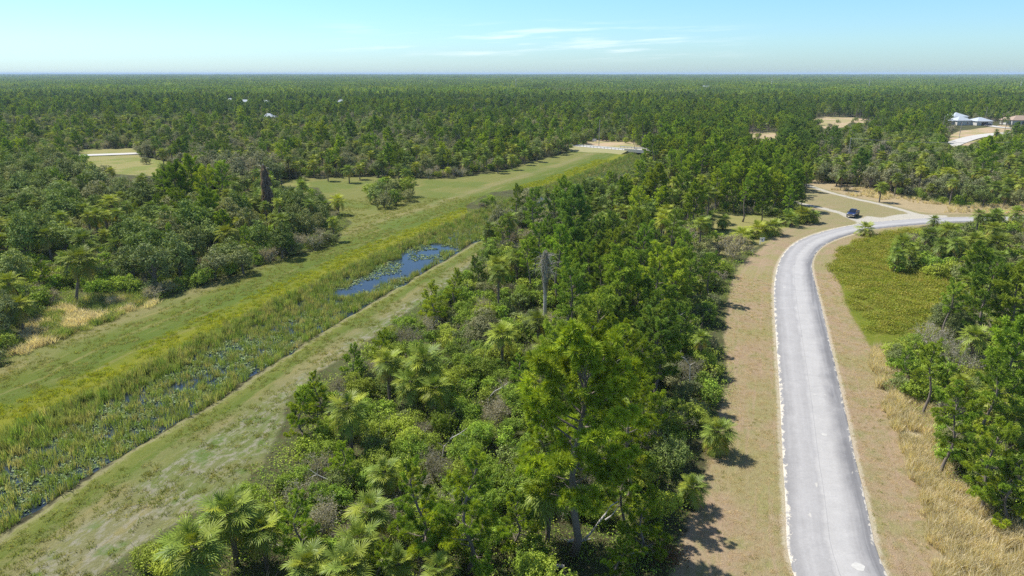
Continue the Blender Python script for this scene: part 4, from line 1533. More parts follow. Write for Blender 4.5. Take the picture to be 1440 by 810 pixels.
# apparent size decides which stand as individuals
for i in items:
    i['g'] = float(gz(i['x'], i['y']))
    K_ = KINDS[i['kind']]
    if i['kind'] == 'palm':
        i['H'] = i['h'] + 1.2
        i['s'] = min(i['s'], 1.5)
    elif i['kind'] == 'pine':
        i['H'] = PINE_H[i['var'] % 5] * i['s']
    elif i['kind'] == 'young':
        i['H'] = YOUNG_H[i['var'] % 3] * i['s']
    else:
        i['H'] = K_[1] * i['s']
    i['d'] = math.hypot(i['x'], i['y'], CAM_H)
    px, py = proj(i['x'], i['y'], i['H'] * .6)
    i['px'], i['py'] = float(px), float(py)
    rpx = K_[2] * i['s'] / i['d'] * FOC
    _, pyt = proj(i['x'], i['y'], i['H'])
    i['in'] = bool((-rpx * .5 < px < 1440 + rpx * .5) and (pyt < 800) and py > 90)
    i['show'] = (i['H'] * i['s'] ** .5 / i['d']) * (1 if i['in'] else 0)
LIMIT = 285
bynm = {}
for i in items:
    bynm.setdefault(KINDS[i['kind']][0], []).append(i)
indiv, rest = [], []
for nm, L_ in bynm.items():
    L_.sort(key=lambda q: (-(q['manual'] and q['in']), -q['show']))
    n_ = 0
    for q in L_:
        if q['show'] > 0 and n_ < LIMIT:
            indiv.append(q)
            n_ += 1
        else:
            rest.append(q)

# ---- descriptions
LAND = [('the vine-hung dark snag', 377, 262), ('the grey snag in the middle strip', 765, 395), ('the open blue water', 570, 378), ('the bush island in the grass', 548, 268),
        ('the far left pale road', 150, 218), ('the bridge', 930, 214), ('the white board by the bridge', 835, 190), ('the parked blue pickup', 1199, 296), ('the white yard sign', 1071, 341),
        ('the road bend', 1145, 372), ('the lone palm inside the road bend', 1218, 322), ('the white roofed house', 1368, 165), ('the far tan clearing', 1182, 172),
        ('the reddish bare clearing', 1073, 190), ('the leaning-trunk palm', 95, 370), ('the tall yellow-green pine', 815, 600), ('the joined palm pair at bottom left', 300, 750),
        ('the tall straw beside the road', 1350, 700), ('the leaning dark trunk', 1408, 430), ('the weedy yellow-green patch', 1250, 430), ('the brush pile', 935, 775),
        ('the far end of the open grass', 800, 232), ('the lone shaggy palm', 477, 285), ('the dry grass bank', 120, 440), ('the far white building', 993, 122),
        ('the stacked white roofs', 375, 155), ('the shaggy palm clump', 590, 520), ('the two slim young pines', 622, 700), ('the two strip-edge saplings', 430, 560),
        ('the middle of the strip', 880, 440), ('the palm row above the strip', 890, 300), ('the far left white roof', 323, 141), ('the left edge woods', 20, 260),
        ('the dark rounded pine', 262, 262), ('the central far woods', 640, 165), ('the lower right corner', 1425, 640), ('the far right lane', 1372, 196), ('the straw strip beyond the road', 1320, 285),
        ('the reed bed', 250, 540), ('the yard-sign palms', 1040, 300), ('the bare grey bank', 330, 660), ('the verge shadow', 1010, 500), ('the reddish tree', 432, 192), ('the left end of the sandy track', 1130, 262), ('the grassy nook beside the bend', 1015, 325), ('the bridge parapet', 975, 222), ('the guard rail', 850, 208)]
ORD = 'nearest second third fourth fifth sixth seventh eighth ninth tenth eleventh twelfth thirteenth fourteenth fifteenth sixteenth seventeenth eighteenth nineteenth twentieth'.split()
ORD += ['twenty-' + q for q in 'first second third fourth fifth sixth seventh eighth ninth'.split()] + ['thirtieth'] + ['thirty-' + q for q in 'first second third fourth fifth sixth seventh eighth ninth'.split()] + ['fortieth'] + ['forty-' + q for q in 'first second third fourth fifth sixth seventh eighth ninth'.split()] + ['fiftieth'] + ['fifty-' + q for q in 'first second third fourth fifth sixth seventh eighth ninth'.split()]
lab = {}
for i in indiv:
    if i['label']:
        continue
    j = min(range(len(LAND)), key=lambda k_: math.hypot(i['px'] - LAND[k_][1], (i['py'] - LAND[k_][2]) * 1.6))
    dx, dy = i['px'] - LAND[j][1], (i['py'] - LAND[j][2]) * 1.6
    if abs(dx) > abs(dy):
        side = 'right of' if dx > 0 else 'left of'
    else:
        side = 'in front of' if dy > 0 else 'behind'
    spoken = KINDS[i['kind']][5]
    lab.setdefault((spoken, j, side), []).append((math.hypot(dx, dy), i))
for (spoken, j, side), L_ in lab.items():
    L_.sort(key=lambda q: q[0])
    for k, (_, i) in enumerate(L_):
        o_ = ORD[min(k, len(ORD) - 1)]
        o_ = '' if len(L_) == 1 else (o_ + ' ' if k else 'nearest ')
        i['label'] = f"{o_}{spoken} {side} {LAND[j][0]}"

GROUPS = {'slash_pine': 'slash pines of the woods', 'cabbage_palm': 'cabbage palms of the woods', 'broadleaf_tree': 'leafy trees of the woods', 'bare_tree': 'thin grey trees of the woods', 'leafy_shrub': 'shrubs of the undergrowth'}
MESHES = {'oak': OAK, 'bare': BARE, 'shrub': SHRUB, 'dshrub': DSHRUB, 'greys': GREYS, 'rust': RUSTB, 'orange': ORANGE}
n_front = 0
for i in sorted(indiv, key=lambda q: q['d']):
    nm, nomh, nomr, nv_, cat, spoken = KINDS[i['kind']]
    e = bpy.data.objects.new(nm, None)
    e.empty_display_size = .3
    COL.objects.link(e)
    e.location = (i['x'], i['y'], i['g'])
    e.rotation_euler = (0, 0, i['rot'])
    tag(e, i['label'], cat, GROUPS[nm])
    s_ = i['s']
    if i['kind'] == 'palm':
        v = i['var']
        tm = PALM_TRUNK[v % 2]
        th = link('trunk', tm, e, scale=(s_ ** .5, s_ ** .5, i['h']))
        ln = i['lean']
        if ln:
            th.rotation_euler = (0, ln, 0)
        top = Vector((math.sin(ln) * i['h'], 0, math.cos(ln) * i['h']))
        if i['d'] < 84 and i['manual']:
            r_ = np.random.default_rng(v + int(i['px']))
            for ci, a, sc in palm_plan(r_, 2 + int(i['extra'].get('y', 2) * 1.5), 2 + i['extra'].get('d', 3), int(r_.integers(32, 38))):
                f = link(FN[ci], FRONDS[ci][int(r_.integers(3))], e, (top.x, top.y, top.z - (.05 if ci < 4 else .25)), a, sc * s_)
        else:
            link('crown', PALM_CROWN[v % 7], e, top, 0, s_)
    elif i['kind'] in ('pine', 'young'):
        pine = i['kind'] == 'pine'
        v = i['var'] % (5 if pine else 3)
        e.scale = (s_,) * 3
        link('trunk', (PINE_TRUNK if pine else YOUNG_TRUNK)[v], e)
        if i['d'] < 80 and i['manual']:
            for q, a, el_, sc, vv in (PINE_PLANS if pine else YOUNG_PLANS)[v][2]:
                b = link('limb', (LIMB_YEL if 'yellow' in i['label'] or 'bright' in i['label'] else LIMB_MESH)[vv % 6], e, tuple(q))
                b.rotation_euler = (0, -el_, a)
                b.scale = (sc,) * 3
        else:
            link('crown', (PINE_CROWN if pine else YOUNG_CROWN)[v], e)
    else:
        e.scale = (s_, s_, s_ * (0.85 + (i['var'] % 7) * .05))
        m_ = MESHES[i['kind']][i['var'] % nv_][0 if i['d'] < 130 else 1]
        link('crown', m_[0], e)
        link('trunk' if cat != 'shrub' else 'stems', m_[1], e)

# ------------------------------------------------------------------ uncountable growth, placed with geometry nodes
def proto_col(name, meshes):
    c_ = bpy.data.collections.new(name)
    for k, me in enumerate(meshes):
        o = bpy.data.objects.new('%s_%02d' % (name, k), me)
        c_.objects.link(o)
    return c_


def scatter(name, pts, scl, rot, idx, coll, label, cat=None):
    me = bpy.data.meshes.new(name)
    me.vertices.add(len(pts))
    me.vertices.foreach_set('co', np.asarray(pts, np.float32).ravel())
    a = me.attributes.new('scl', 'FLOAT', 'POINT')
    a.data.foreach_set('value', np.asarray(scl, np.float32))
    a = me.attributes.new('rz', 'FLOAT', 'POINT')
    a.data.foreach_set('value', np.asarray(rot, np.float32))
    a = me.attributes.new('pick', 'INT', 'POINT')
    a.data.foreach_set('value', np.asarray(idx, np.int32))
    o = link(name, me)
    ng = bpy.data.node_groups.new(name, 'GeometryNodeTree')
    ng.interface.new_socket('Geometry', in_out='INPUT', socket_type='NodeSocketGeometry')
    ng.interface.new_socket('Geometry', in_out='OUTPUT', socket_type='NodeSocketGeometry')
    nd = ng.nodes
    gi, go = nd.new('NodeGroupInput'), nd.new('NodeGroupOutput')
    ip = nd.new('GeometryNodeInstanceOnPoints')
    ci = nd.new('GeometryNodeCollectionInfo')
    ci.inputs['Collection'].default_value = coll
    ci.inputs['Separate Children'].default_value = True
    ip.inputs['Pick Instance'].default_value = True

    def na(nm_, ty):
        q = nd.new('GeometryNodeInputNamedAttribute')
        q.data_type = ty
        q.inputs['Name'].default_value = nm_
        return [s__ for s__ in q.outputs if s__.enabled and s__.name == 'Attribute'][0]
    cx = nd.new('ShaderNodeCombineXYZ')
    L = ng.links
    L.new(gi.outputs[0], ip.inputs['Points'])
    L.new(ci.outputs[0], ip.inputs['Instance'])
    L.new(na('pick', 'INT'), ip.inputs['Instance Index'])
    L.new(na('rz', 'FLOAT'), cx.inputs[2])
    L.new(cx.outputs[0], ip.inputs['Rotation'])
    L.new(na('scl', 'FLOAT'), ip.inputs['Scale'])
    L.new(ip.outputs[0], go.inputs[0])
    md = o.modifiers.new('scatter', 'NODES')
    md.node_group = ng
    tag(o, label, cat or name.replace('_', ' '), kind='stuff')
    return o


lib = {}
meshes = []
for kd, L_ in (('pine', PINE_GN), ('young', YOUNG_GN), ('palm', PALM_GN), ('oak', [q[2] for q in OAK]), ('bare', [q[2] for q in BARE]), ('shrub', [q[2] for q in SHRUB]), ('dshrub', [q[2] for q in DSHRUB]), ('greys', [q[2] for q in GREYS]), ('rust', [q[2] for q in RUSTB]), ('orange', [q[2] for q in ORANGE])):
    lib[kd] = (len(meshes), len(L_))
    meshes += L_
colw = proto_col('woodland', meshes)
for nm, kds, lb in (('pine_woods', ('pine', 'young'), 'far slash pines merging into one dark green woodland'),
                    ('palm_thicket', ('palm',), 'far cabbage palms packed together among the woods'),
                    ('broadleaf_woods', ('oak', 'bare', 'rust'), 'far rounded leafy and grey trees filling the woods'),
                    ('undergrowth', ('shrub', 'dshrub', 'greys', 'orange'), 'low shrubs filling the gaps under the trees')):
    R_ = [q for q in rest if q['kind'] in kds]
    if R_:
        scatter(nm, [(q['x'], q['y'], q['g']) for q in R_], [q['s'] for q in R_], [q['rot'] for q in R_], [lib[q['kind']][0] + q['var'] % lib[q['kind']][1] for q in R_], colw, lb)


# patches of forest for the distance
def low_pine(r, s_=1.0):
    g = Geo()
    H = 12 * s_
    tube(g, [(0, 0, 0), (0, 0, H * .9)], [.22 * s_, .1], 1, 3, .5, cap=False)
    for k in range(13):
        f = r.uniform(.45, 1)
        a = r.uniform(0, 6.28)
        q = (1.15 - f) * 3.6 * s_ * r.uniform(.3, 1)
        tuft(g, np.array([math.cos(a) * q, math.sin(a) * q, H * f]), np.array([0, 0, 1.]), 9, 1.35 * s_, .62 * s_, r.uniform(.2, .8))
    return g


PATCHES = []
for k in range(7):
    r = np.random.default_rng(400 + k)
    g = Geo()
    n_ = 46
    a0 = r.uniform(0, 6)
    for j in range(n_):
        rr = 27 * math.sqrt((j + .5) / n_)
        a = a0 + j * 2.399
        q = np.array([math.cos(a) * rr + r.uniform(-1.5, 1.5), math.sin(a) * rr + r.uniform(-1.5, 1.5), 0])
        u_ = r.uniform()
        s_ = r.uniform(.65, 1.15)
        bias = [(.75, .12, .08), (.45, .3, .1), (.6, .2, .15), (.8, .1, .05), (.35, .25, .3), (.65, .3, .02), (.55, .2, .05)][k]
        if u_ < bias[0]:
            gg = low_pine(r, s_)
            off_ = 0
        elif u_ < bias[0] + bias[1]:
            gg, _t = oak_geo(500 + j + k * 50, 2, 7 * s_, 3.3 * s_)
            V_, T_, m_, A_ = gg.arr()
            gg = (V_, T_, m_ + 2, A_)
        elif u_ < bias[0] + bias[1] + bias[2]:
            g1, t1 = bare_geo(600 + j + k * 50, 2, 6 * s_, 2.6, .9)
            V_, T_, m_, A_ = g1.arr()
            g3 = Geo()
            g3.add(V_, T_, m_ + 3, A_)
            V_, T_, m_, A_ = t1.arr()
            g3.add(V_, T_, m_ + 4, A_)
            gg = g3.arr()
        else:
            pg = palm_crown(FLOW, palm_plan(r, 1, 1, 30)[::2], 5 * s_)
            V_, T_, m_, A_ = pg.arr()
            gg = (V_, T_, m_ + 5, A_)
        if isinstance(gg, Geo):
            gg = gg.arr()
        g.merge(gg, rotz_m(r.uniform(0, 6)) if False else tr_m(q), r.uniform(-.15, .15))
    PATCHES.append(g.mesh('forest', [M_NEEDLE, M_BARK, M_OAK, M_GREYLEAF, M_TWIG, M_PALM, M_PALMY, M_PALMD]))
colp = proto_col('forest_tile', PATCHES)
pp = []
y_ = 968.0
while y_ < 9000:
    sp = 38 * (1 + max(0, y_ - 2500) / 9000)
    hw = .80 * (y_ + 60)
    xs = np.arange(-hw, hw, sp)
    pp.append(np.column_stack([xs + rng.uniform(-.3, .3, len(xs)) * sp, y_ + rng.uniform(-.3, .3, len(xs)) * sp, np.full(len(xs), (sp / 38))]))
    y_ += sp * .95
pp = np.concatenate(pp)
# open spots for the far roofs
px, py = proj(pp[:, 0], pp[:, 1], 7.0)
ok = np.ones(len(pp), bool)
for poly, ym_ in FEATURES:
    if max(q[1] for q in poly) < 168:
        c0 = np.mean(poly, 0)
        ok &= ~((np.abs(px - c0[0]) < 9) & (np.abs(py - c0[1]) < 5) & (pp[:, 1] < ym_ + 20))
pp = pp[ok]
fz_ = .55 * vnoise(pp[:, 0], pp[:, 1], 330, 81) + .3 * vnoise(pp[:, 0], pp[:, 1], 120, 82) + .15 * rng.uniform(size=len(pp))
ord_ = np.array([5, 6, 3, 0, 2, 1, 4])
pick_ = ord_[np.clip(((fz_ - .30) / .40 * 7).astype(int), 0, 6)]
gap_ = vnoise(pp[:, 0] * .35, pp[:, 1], 70, 83) > .90
pp, pick_ = pp[~gap_], pick_[~gap_]
pp[:, 2] *= .78 + .4 * vnoise(pp[:, 0], pp[:, 1], 180, 84)
scatter('distant_forest', np.column_stack([pp[:, 0], pp[:, 1], np.zeros(len(pp))]), pp[:, 2] * rng.uniform(.85, 1.1, len(pp)), rng.uniform(0, 6.28, len(pp)), pick_, colp,
        'endless flat forest running out to the horizon')


# grass and reeds
def blades(seed, n, R, H, wd, tilt, m=0):
    r = np.random.default_rng(seed)
    g = Geo()
    a = r.uniform(0, 6.28, n)
    q = R * np.sqrt(r.uniform(size=n))
    b0 = np.column_stack([np.cos(a) * q, np.sin(a) * q, np.zeros(n)])
    ta = r.uniform(0, 6.28, n)
    tl = tilt * r.uniform(.2, 1.4, n)
    h = H * r.uniform(.6, 1.15, n)
    tip = b0 + np.column_stack([np.cos(ta) * tl * h, np.sin(ta) * tl * h, h])
    mid = b0 + (tip - b0) * .5 + np.column_stack([np.zeros(n), np.zeros(n), .12 * h])
    sa = r.uniform(0, 6.28, n)
    sd2 = np.column_stack([np.cos(sa), np.sin(sa), np.zeros(n)]) * wd
    V = np.stack([b0 - sd2 * .5, b0 + sd2 * .5, mid + sd2 * .5, mid - sd2 * .5, tip], 1).reshape(-1, 3)
    b = np.arange(n)[:, None] * 5
    T = np.concatenate([b + [0, 1, 2], b + [0, 2, 3], b + [3, 2, 4]])
    t = r.uniform(0, 1, n)
    g.add(V, T, m, np.repeat(t, 5))
    return g


def tufts(name, mat, n, *a):
    return proto_col(name, [blades(900 + k * 3 + int(a[0]), *a).mesh(name, [mat]) for k in range(n)])


def region(x0, x1, y0, y1, dens, fn):
    n_ = int((x1 - x0) * (y1 - y0) * dens)
    C = np.column_stack([rng.uniform(x0, x1, n_), rng.uniform(y0, y1, n_)])
    return C[fn(C)]


def inside(poly, marg=0.0):
    wp = W2(poly)
    return lambda C: sdist(C[:, 0], C[:, 1], wp) + (vnoise(C[:, 0], C[:, 1], 2.0, 91) - .5) * 1.5 + (vnoise(C[:, 0], C[:, 1], 6.5, 92) - .5) * 1.6 > marg


def ch_t(C):
    d, s_, sg = segd(C[:, 0], C[:, 1], S_LINE)
    return d * sg, s_


def go(name, C, coll, nv_, s0, s1, label, z=None, cat=None):
    if len(C) == 0:
        return
    zz = gz(C[:, 0], C[:, 1]) if z is None else np.full(len(C), z)
    scatter(name, np.column_stack([C, zz]), rng.uniform(s0, s1, len(C)), rng.uniform(0, 6.28, len(C)), rng.integers(0, nv_, len(C)), coll, label, cat)


c_straw = tufts('straw_tuft', M_STRAW, 4, 46, .38, 1.15, .035, .55)
C = region(25, 62, 38, 92, 7.5, inside(TALLSTRAW, -.4))
C = C[vnoise(C[:, 0], C[:, 1], 2.2, 5) > .15]
go('tall_straw_grass', C, c_straw, 4, .6, 1.15, 'tall pale dry grass between the right verge and the right woods', cat='dry grass')
C = region(60, 200, 160, 215, .8, inside(FARSTRAW, .6))
C = C[vnoise(C[:, 0], C[:, 1], 6, 6) > .42]
go('straw_strip', C, c_straw, 4, .5, .95, 'strip of pale dry grass below the trees beyond the road', cat='dry grass')
c_bank = tufts('bank_tuft', M_STRAW, 3, 40, .5, .95, .04, .8)
c_bankg = tufts('bank_green', M_REED, 3, 40, .5, .9, .04, .8)
C = region(-100, -50, 75, 120, 2.2, inside(BANKGRASS, -.5))
m_ = vnoise(C[:, 0], C[:, 1], 3.5, 7) > .55
go('dry_bank_grass', C[~m_], c_bank, 3, .7, 1.3, 'mound of dry tan grass at the left wood edge', cat='dry grass')
go('green_bank_grass', C[m_], c_bankg, 3, .7, 1.3, 'olive green grass mixed through the left bank mound', cat='grass')

c_reed = tufts('reed_tuft', M_REED, 6, 26, .45, 1.25, .045, .30)
C = region(-60, 75, 36, 330, 3.2, lambda C: np.ones(len(C), bool))
t_, s_ = ch_t(C)
dd = np.hypot(C[:, 0], C[:, 1])
pond = np.exp(-((t_ - 6.0) / 4.6) ** 2) * np.exp(-((C[:, 1] - 127) / 17) ** 2) * 1.15        # open water reach
pond2 = np.exp(-((t_ - 3.5) / 2.2) ** 2) * np.exp(-((C[:, 1] - 68) / 5) ** 2) * .55
pond3 = np.exp(-((t_ - 1.4) / .9) ** 2) * .10
nz = vnoise(C[:, 0], C[:, 1], 2.6, 21) * .6 + vnoise(C[:, 0], C[:, 1], 7.5, 22) * .5
m_ = (t_ > .1 + 1.3 * vnoise(C[:, 0], C[:, 1], 4, 77)) & (t_ < 14.5) & (nz - np.maximum(np.maximum(pond, pond2), pond3) > .11)
m_ |= (t_ > .2) & (t_ < 14) & (C[:, 1] < 98) & (pond2 < .12) & (rng.uniform(size=len(C)) < .75)
m_ &= rng.uniform(size=len(C)) < np.where(dd > 180, .5, .97)
go('reeds', C[m_], c_reed, 6, .45, 1.15, 'green and tan reeds crowding the channel', cat='reeds')
c_padg = []
for k in range(4):
    r = np.random.default_rng(970 + k)
    g = Geo()
    for j in range(7):
        c0 = np.array([r.uniform(-.45, .45), r.uniform(-.45, .45), r.uniform(.0, .07)])
        rr = r.uniform(.07, .16)
        a = np.arange(7) / 8 * 2 * PI + r.uniform(0, 6)
        tl = r.normal(size=2) * .28
        V = np.concatenate([[c0], np.column_stack([c0[0] + np.cos(a) * rr, c0[1] + np.sin(a) * rr, c0[2] + .03 + rr * (np.cos(a) * tl[0] + np.sin(a) * tl[1])])])
        g.add(V, [(0, q, q + 1) for q in range(1, 7)], 0, r.uniform(0, 1))
    c_padg.append(g.mesh('pad', [M_PAD]))
c_pad = proto_col('pad', c_padg)
C = region(-60, 20, 36, 160, 5.0, lambda C: np.ones(len(C), bool))
t_, s_ = ch_t(C)
nz = vnoise(C[:, 0], C[:, 1], 3.0, 31)
pond = np.exp(-((t_ - 6.0) / 4.6) ** 2) * np.exp(-((C[:, 1] - 127) / 15) ** 2)
m_ = (t_ > .4) & (t_ < 11) & (nz > np.where(C[:, 1] < 98, .26, .42) + pond * .25) & (rng.uniform(size=len(C)) < .85)
m_ &= rng.uniform(size=len(C)) < .7
go('lily_pads', C[m_], c_pad, 4, .7, 1.25, 'round green lily pads floating on the channel water', z=-.33, cat='lily pads')
c_grass = tufts('grass_tuft', M_GRASSB, 5, 18, .25, .20, .028, 1.3)
c_yel = tufts('yellow_tuft', M_YELLOW, 4, 26, .38, .34, .035, 1.0)
C = region(-75, 60, 36, 290, 3.0, lambda C: np.ones(len(C), bool))
t_, s_ = ch_t(C)
inf = inside(FIELD)(C)
nz = vnoise(C[:, 0], C[:, 1], 4, 41) * .5 + vnoise(C[:, 0], C[:, 1], 1.4, 42) * .5
y_ = inf & (t_ > 12.6 + 3 * nz) & (t_ < 19 + 2.5 * nz) & (nz > .28) & (rng.uniform(size=len(C)) < .8)
yfar = inf & (C[:, 1] > 215) & (t_ > -2) & (t_ < 22) & (nz > .4)
go('yellow_weeds', C[(y_ | yfar)], c_yel, 4, .6, 1.2, 'band of yellow-green flowering weeds along the far channel edge', cat='weeds')
g_ = inf & ~y_ & (((t_ < -.8) & (t_ > -15)) | (t_ > 19)) & (nz > .42) & (C[:, 1] < 200)
go('bank_grass', C[g_], c_grass, 5, .6, 1.4, 'short uneven grass on the mown channel banks', cat='grass')
c_dry = tufts('dry_tuft', M_DRYG, 5, 22, .26, .07, .018, 2.2)
C = region(15, 75, 36, 120, 5.0, inside(ROADSIDE))
rd_ = road_d(C[:, 0], C[:, 1])
C = C[(rd_ > .35) & (sdist(C[:, 0], C[:, 1], W2(TALLSTRAW)) < 0) & (sdist(C[:, 0], C[:, 1], W2(PATCH)) < 0)]
vw = C[(vnoise(C[:, 0], C[:, 1], 5, 95) > .55) & (rng.uniform(size=len(C)) < .10)]
go('verge_weeds', vw, c_grass, 5, .35, .8, 'scattered low green weeds in the brown mown verges', cat='weeds')
go('verge_grass', C, c_dry, 5, .6, 1.3, 'short brown mown grass on the road verges', cat='grass')
c_cov = proto_col('cover', [shrub_geo(940 + k, 2, .55, .5)[0].mesh('cover', [M_COVER]) for k in range(3)])
covm = []
for k in range(4):
    r = np.random.default_rng(960 + k)
    g = Geo()
    n_ = 60
    P_ = np.column_stack([r.normal(size=n_) * .33, r.normal(size=n_) * .33, r.uniform(.03, .36, n_)])
    leaves(g, P_, unit(r.normal(size=(n_, 3)) * .5 + [0, 0, .8]), .13, 0, r.uniform(0, 1, n_))
    covm.append(g.mesh('cover_plant', [M_COVER]))
c_cov = proto_col('cover_plant', covm)
C = region(45, 150, 90, 175, 3.6, inside(PATCH, .2))
C = C[vnoise(C[:, 0], C[:, 1], 2.5, 51) * .6 + vnoise(C[:, 0], C[:, 1], 8, 52) * .5 > .32]
go('weedy_cover', C, c_cov, 4, .4, 1.9, 'knee-high yellow-green weeds filling the patch inside the road bend', cat='weeds')
# leafy litter and seedlings under the woods
covm2 = []
for k in range(4):
    r = np.random.default_rng(990 + k)
    g = Geo()
    n_ = 90
    P_ = np.column_stack([r.normal(size=n_) * .55, r.normal(size=n_) * .55, r.uniform(.03, .7, n_)])
    leaves(g, P_, unit(r.normal(size=(n_, 3)) * .5 + [0, 0, .8]), .13, 0, r.uniform(0, 1, n_))
    covm2.append(g.mesh('seedling', [M_SHRUB]))
c_sd = proto_col('seedling', covm2)
C = cand(24, 200, 1.35)
C = C[clear_view(C, np.full(len(C), .7), np.full(len(C), .4), False)]
C = C[vnoise(C[:, 0], C[:, 1], 3, 61) > .3]
go('ground_cover', C, c_sd, 4, .6, 1.6, 'leafy ground cover under the trees and shrubs', cat='ground cover')
# ------------------------------------------------------------------ built things
M_BLUE = simple('dark_blue_paint', (0.018, 0.035, 0.13), .22, .35, .05, 2, .6)
M_GLASS = simple('dark_glass', (0.010, 0.014, 0.022), .06, 0, .05, 2, .9)
M_TYRE = simple('tyre_rubber', (0.02, 0.02, 0.02), .85, 0, .1, 5)
M_CHROME = simple('bright_metal', (0.70, 0.70, 0.72), .22, .9, .05, 2)
M_WHITEP = simple('white_paint', (0.80, 0.80, 0.78), .5, 0, .06, 2)
M_BLACKP = simple('black_trim', (0.02, 0.02, 0.022), .5, 0, .1, 3)
M_LAMP = simple('lamp_glass', (0.75, 0.76, 0.78), .1, 0, .05, 2, .9)
M_RED = simple('red_lamp', (0.35, 0.02, 0.02), .2, 0, .05, 2, .7)
M_DARKP = simple('dark_grey_paint', (0.03, 0.032, 0.04), .25, .3, .05, 2, .6)
M_WROOF = simple('white_metal_roof', (0.40, 0.44, 0.48), .7, 0, .08, .6)
M_TROOF = simple('tan_shingle_roof', (0.34, 0.25, 0.19), .9, 0, .2, 1.5)
M_WALL = simple('pale_wall', (0.62, 0.60, 0.55), .85, 0, .08, .7)
M_WALLT = simple('tan_wall', (0.50, 0.43, 0.33), .85, 0, .08, .7)
M_POLE = simple('weathered_pole', (0.36, 0.32, 0.27), .9, 0, .2, 2)
M_WIRE = simple('wire_metal', (0.25, 0.25, 0.25), .6, .3, .05, 2)
M_GALV = simple('galvanised_steel', (0.60, 0.61, 0.62), .5, .5, .1, 2)
M_SOIL = simple('sandy_bank', (0.26, 0.245, 0.11), .95, 0, .25, 1.0)


def empty(name, loc, rz, label, cat, group=None):
    e = bpy.data.objects.new(name, None)
    COL.objects.link(e)
    e.location = loc
    e.rotation_euler = (0, 0, rz)
    return tag(e, label, cat, group)


def part(name, g, mats, parent, loc=(0, 0, 0), smooth_=False):
    return link(name, g.mesh(name, mats if isinstance(mats, list) else [mats], smooth_), parent, loc)


def loft(g, st, m=0):
    """st: list of closed rings with the same number of points"""
    n = len(st[0])
    V = np.concatenate([np.array(s_, float) for s_ in st])
    T = []
    for i in range(len(st) - 1):
        for k in range(n):
            a, b = i * n + k, i * n + (k + 1) % n
            T += [(a, b, b + n), (a, b + n, a + n)]
    for base_ in (0, (len(st) - 1) * n):
        for k in range(1, n - 1):
            T.append((base_, base_ + k, base_ + k + 1))
    g.add(V, T, m)


def disc_wheel(r, wd):
    t_, m_ = Geo(), Geo()
    a = np.arange(18) / 18 * 2 * PI
    prof = [(r * .62, -wd / 2), (r * .93, -wd / 2), (r, -wd * .35), (r, wd * .35), (r * .93, wd / 2), (r * .62, wd / 2)]
    V = np.concatenate([np.column_stack([np.cos(a) * q, np.full(18, w_), np.sin(a) * q]) for q, w_ in prof])
    T = []
    for i in range(5):
        for k in range(18):
            p_, q = i * 18 + k, i * 18 + (k + 1) % 18
            T += [(p_, q, q + 18), (p_, q + 18, p_ + 18)]
    t_.add(V, T)
    for s_ in (-1, 1):
        c0 = np.array([[0, s_ * wd * .32, 0]])
        V = np.concatenate([c0, np.column_stack([np.cos(a) * r * .63, np.full(18, s_ * wd * .42), np.sin(a) * r * .63])])
        m_.add(V, [(0, 1 + k, 1 + (k + 1) % 18) for k in range(18)])
        for k in range(5):
            b_ = k * 2 * PI / 5
            c_, s2 = math.cos(b_), math.sin(b_)
            u_ = np.array([-s2, 0, c_]) * .035
            p1, p2 = np.array([c_ * .05, s_ * wd * .46, s2 * .05]), np.array([c_ * r * .6, s_ * wd * .46, s2 * r * .6])
            m_.add([p1 - u_, p1 + u_, p2 + u_, p2 - u_], [(0, 1, 2), (0, 2, 3)])
    return t_, m_


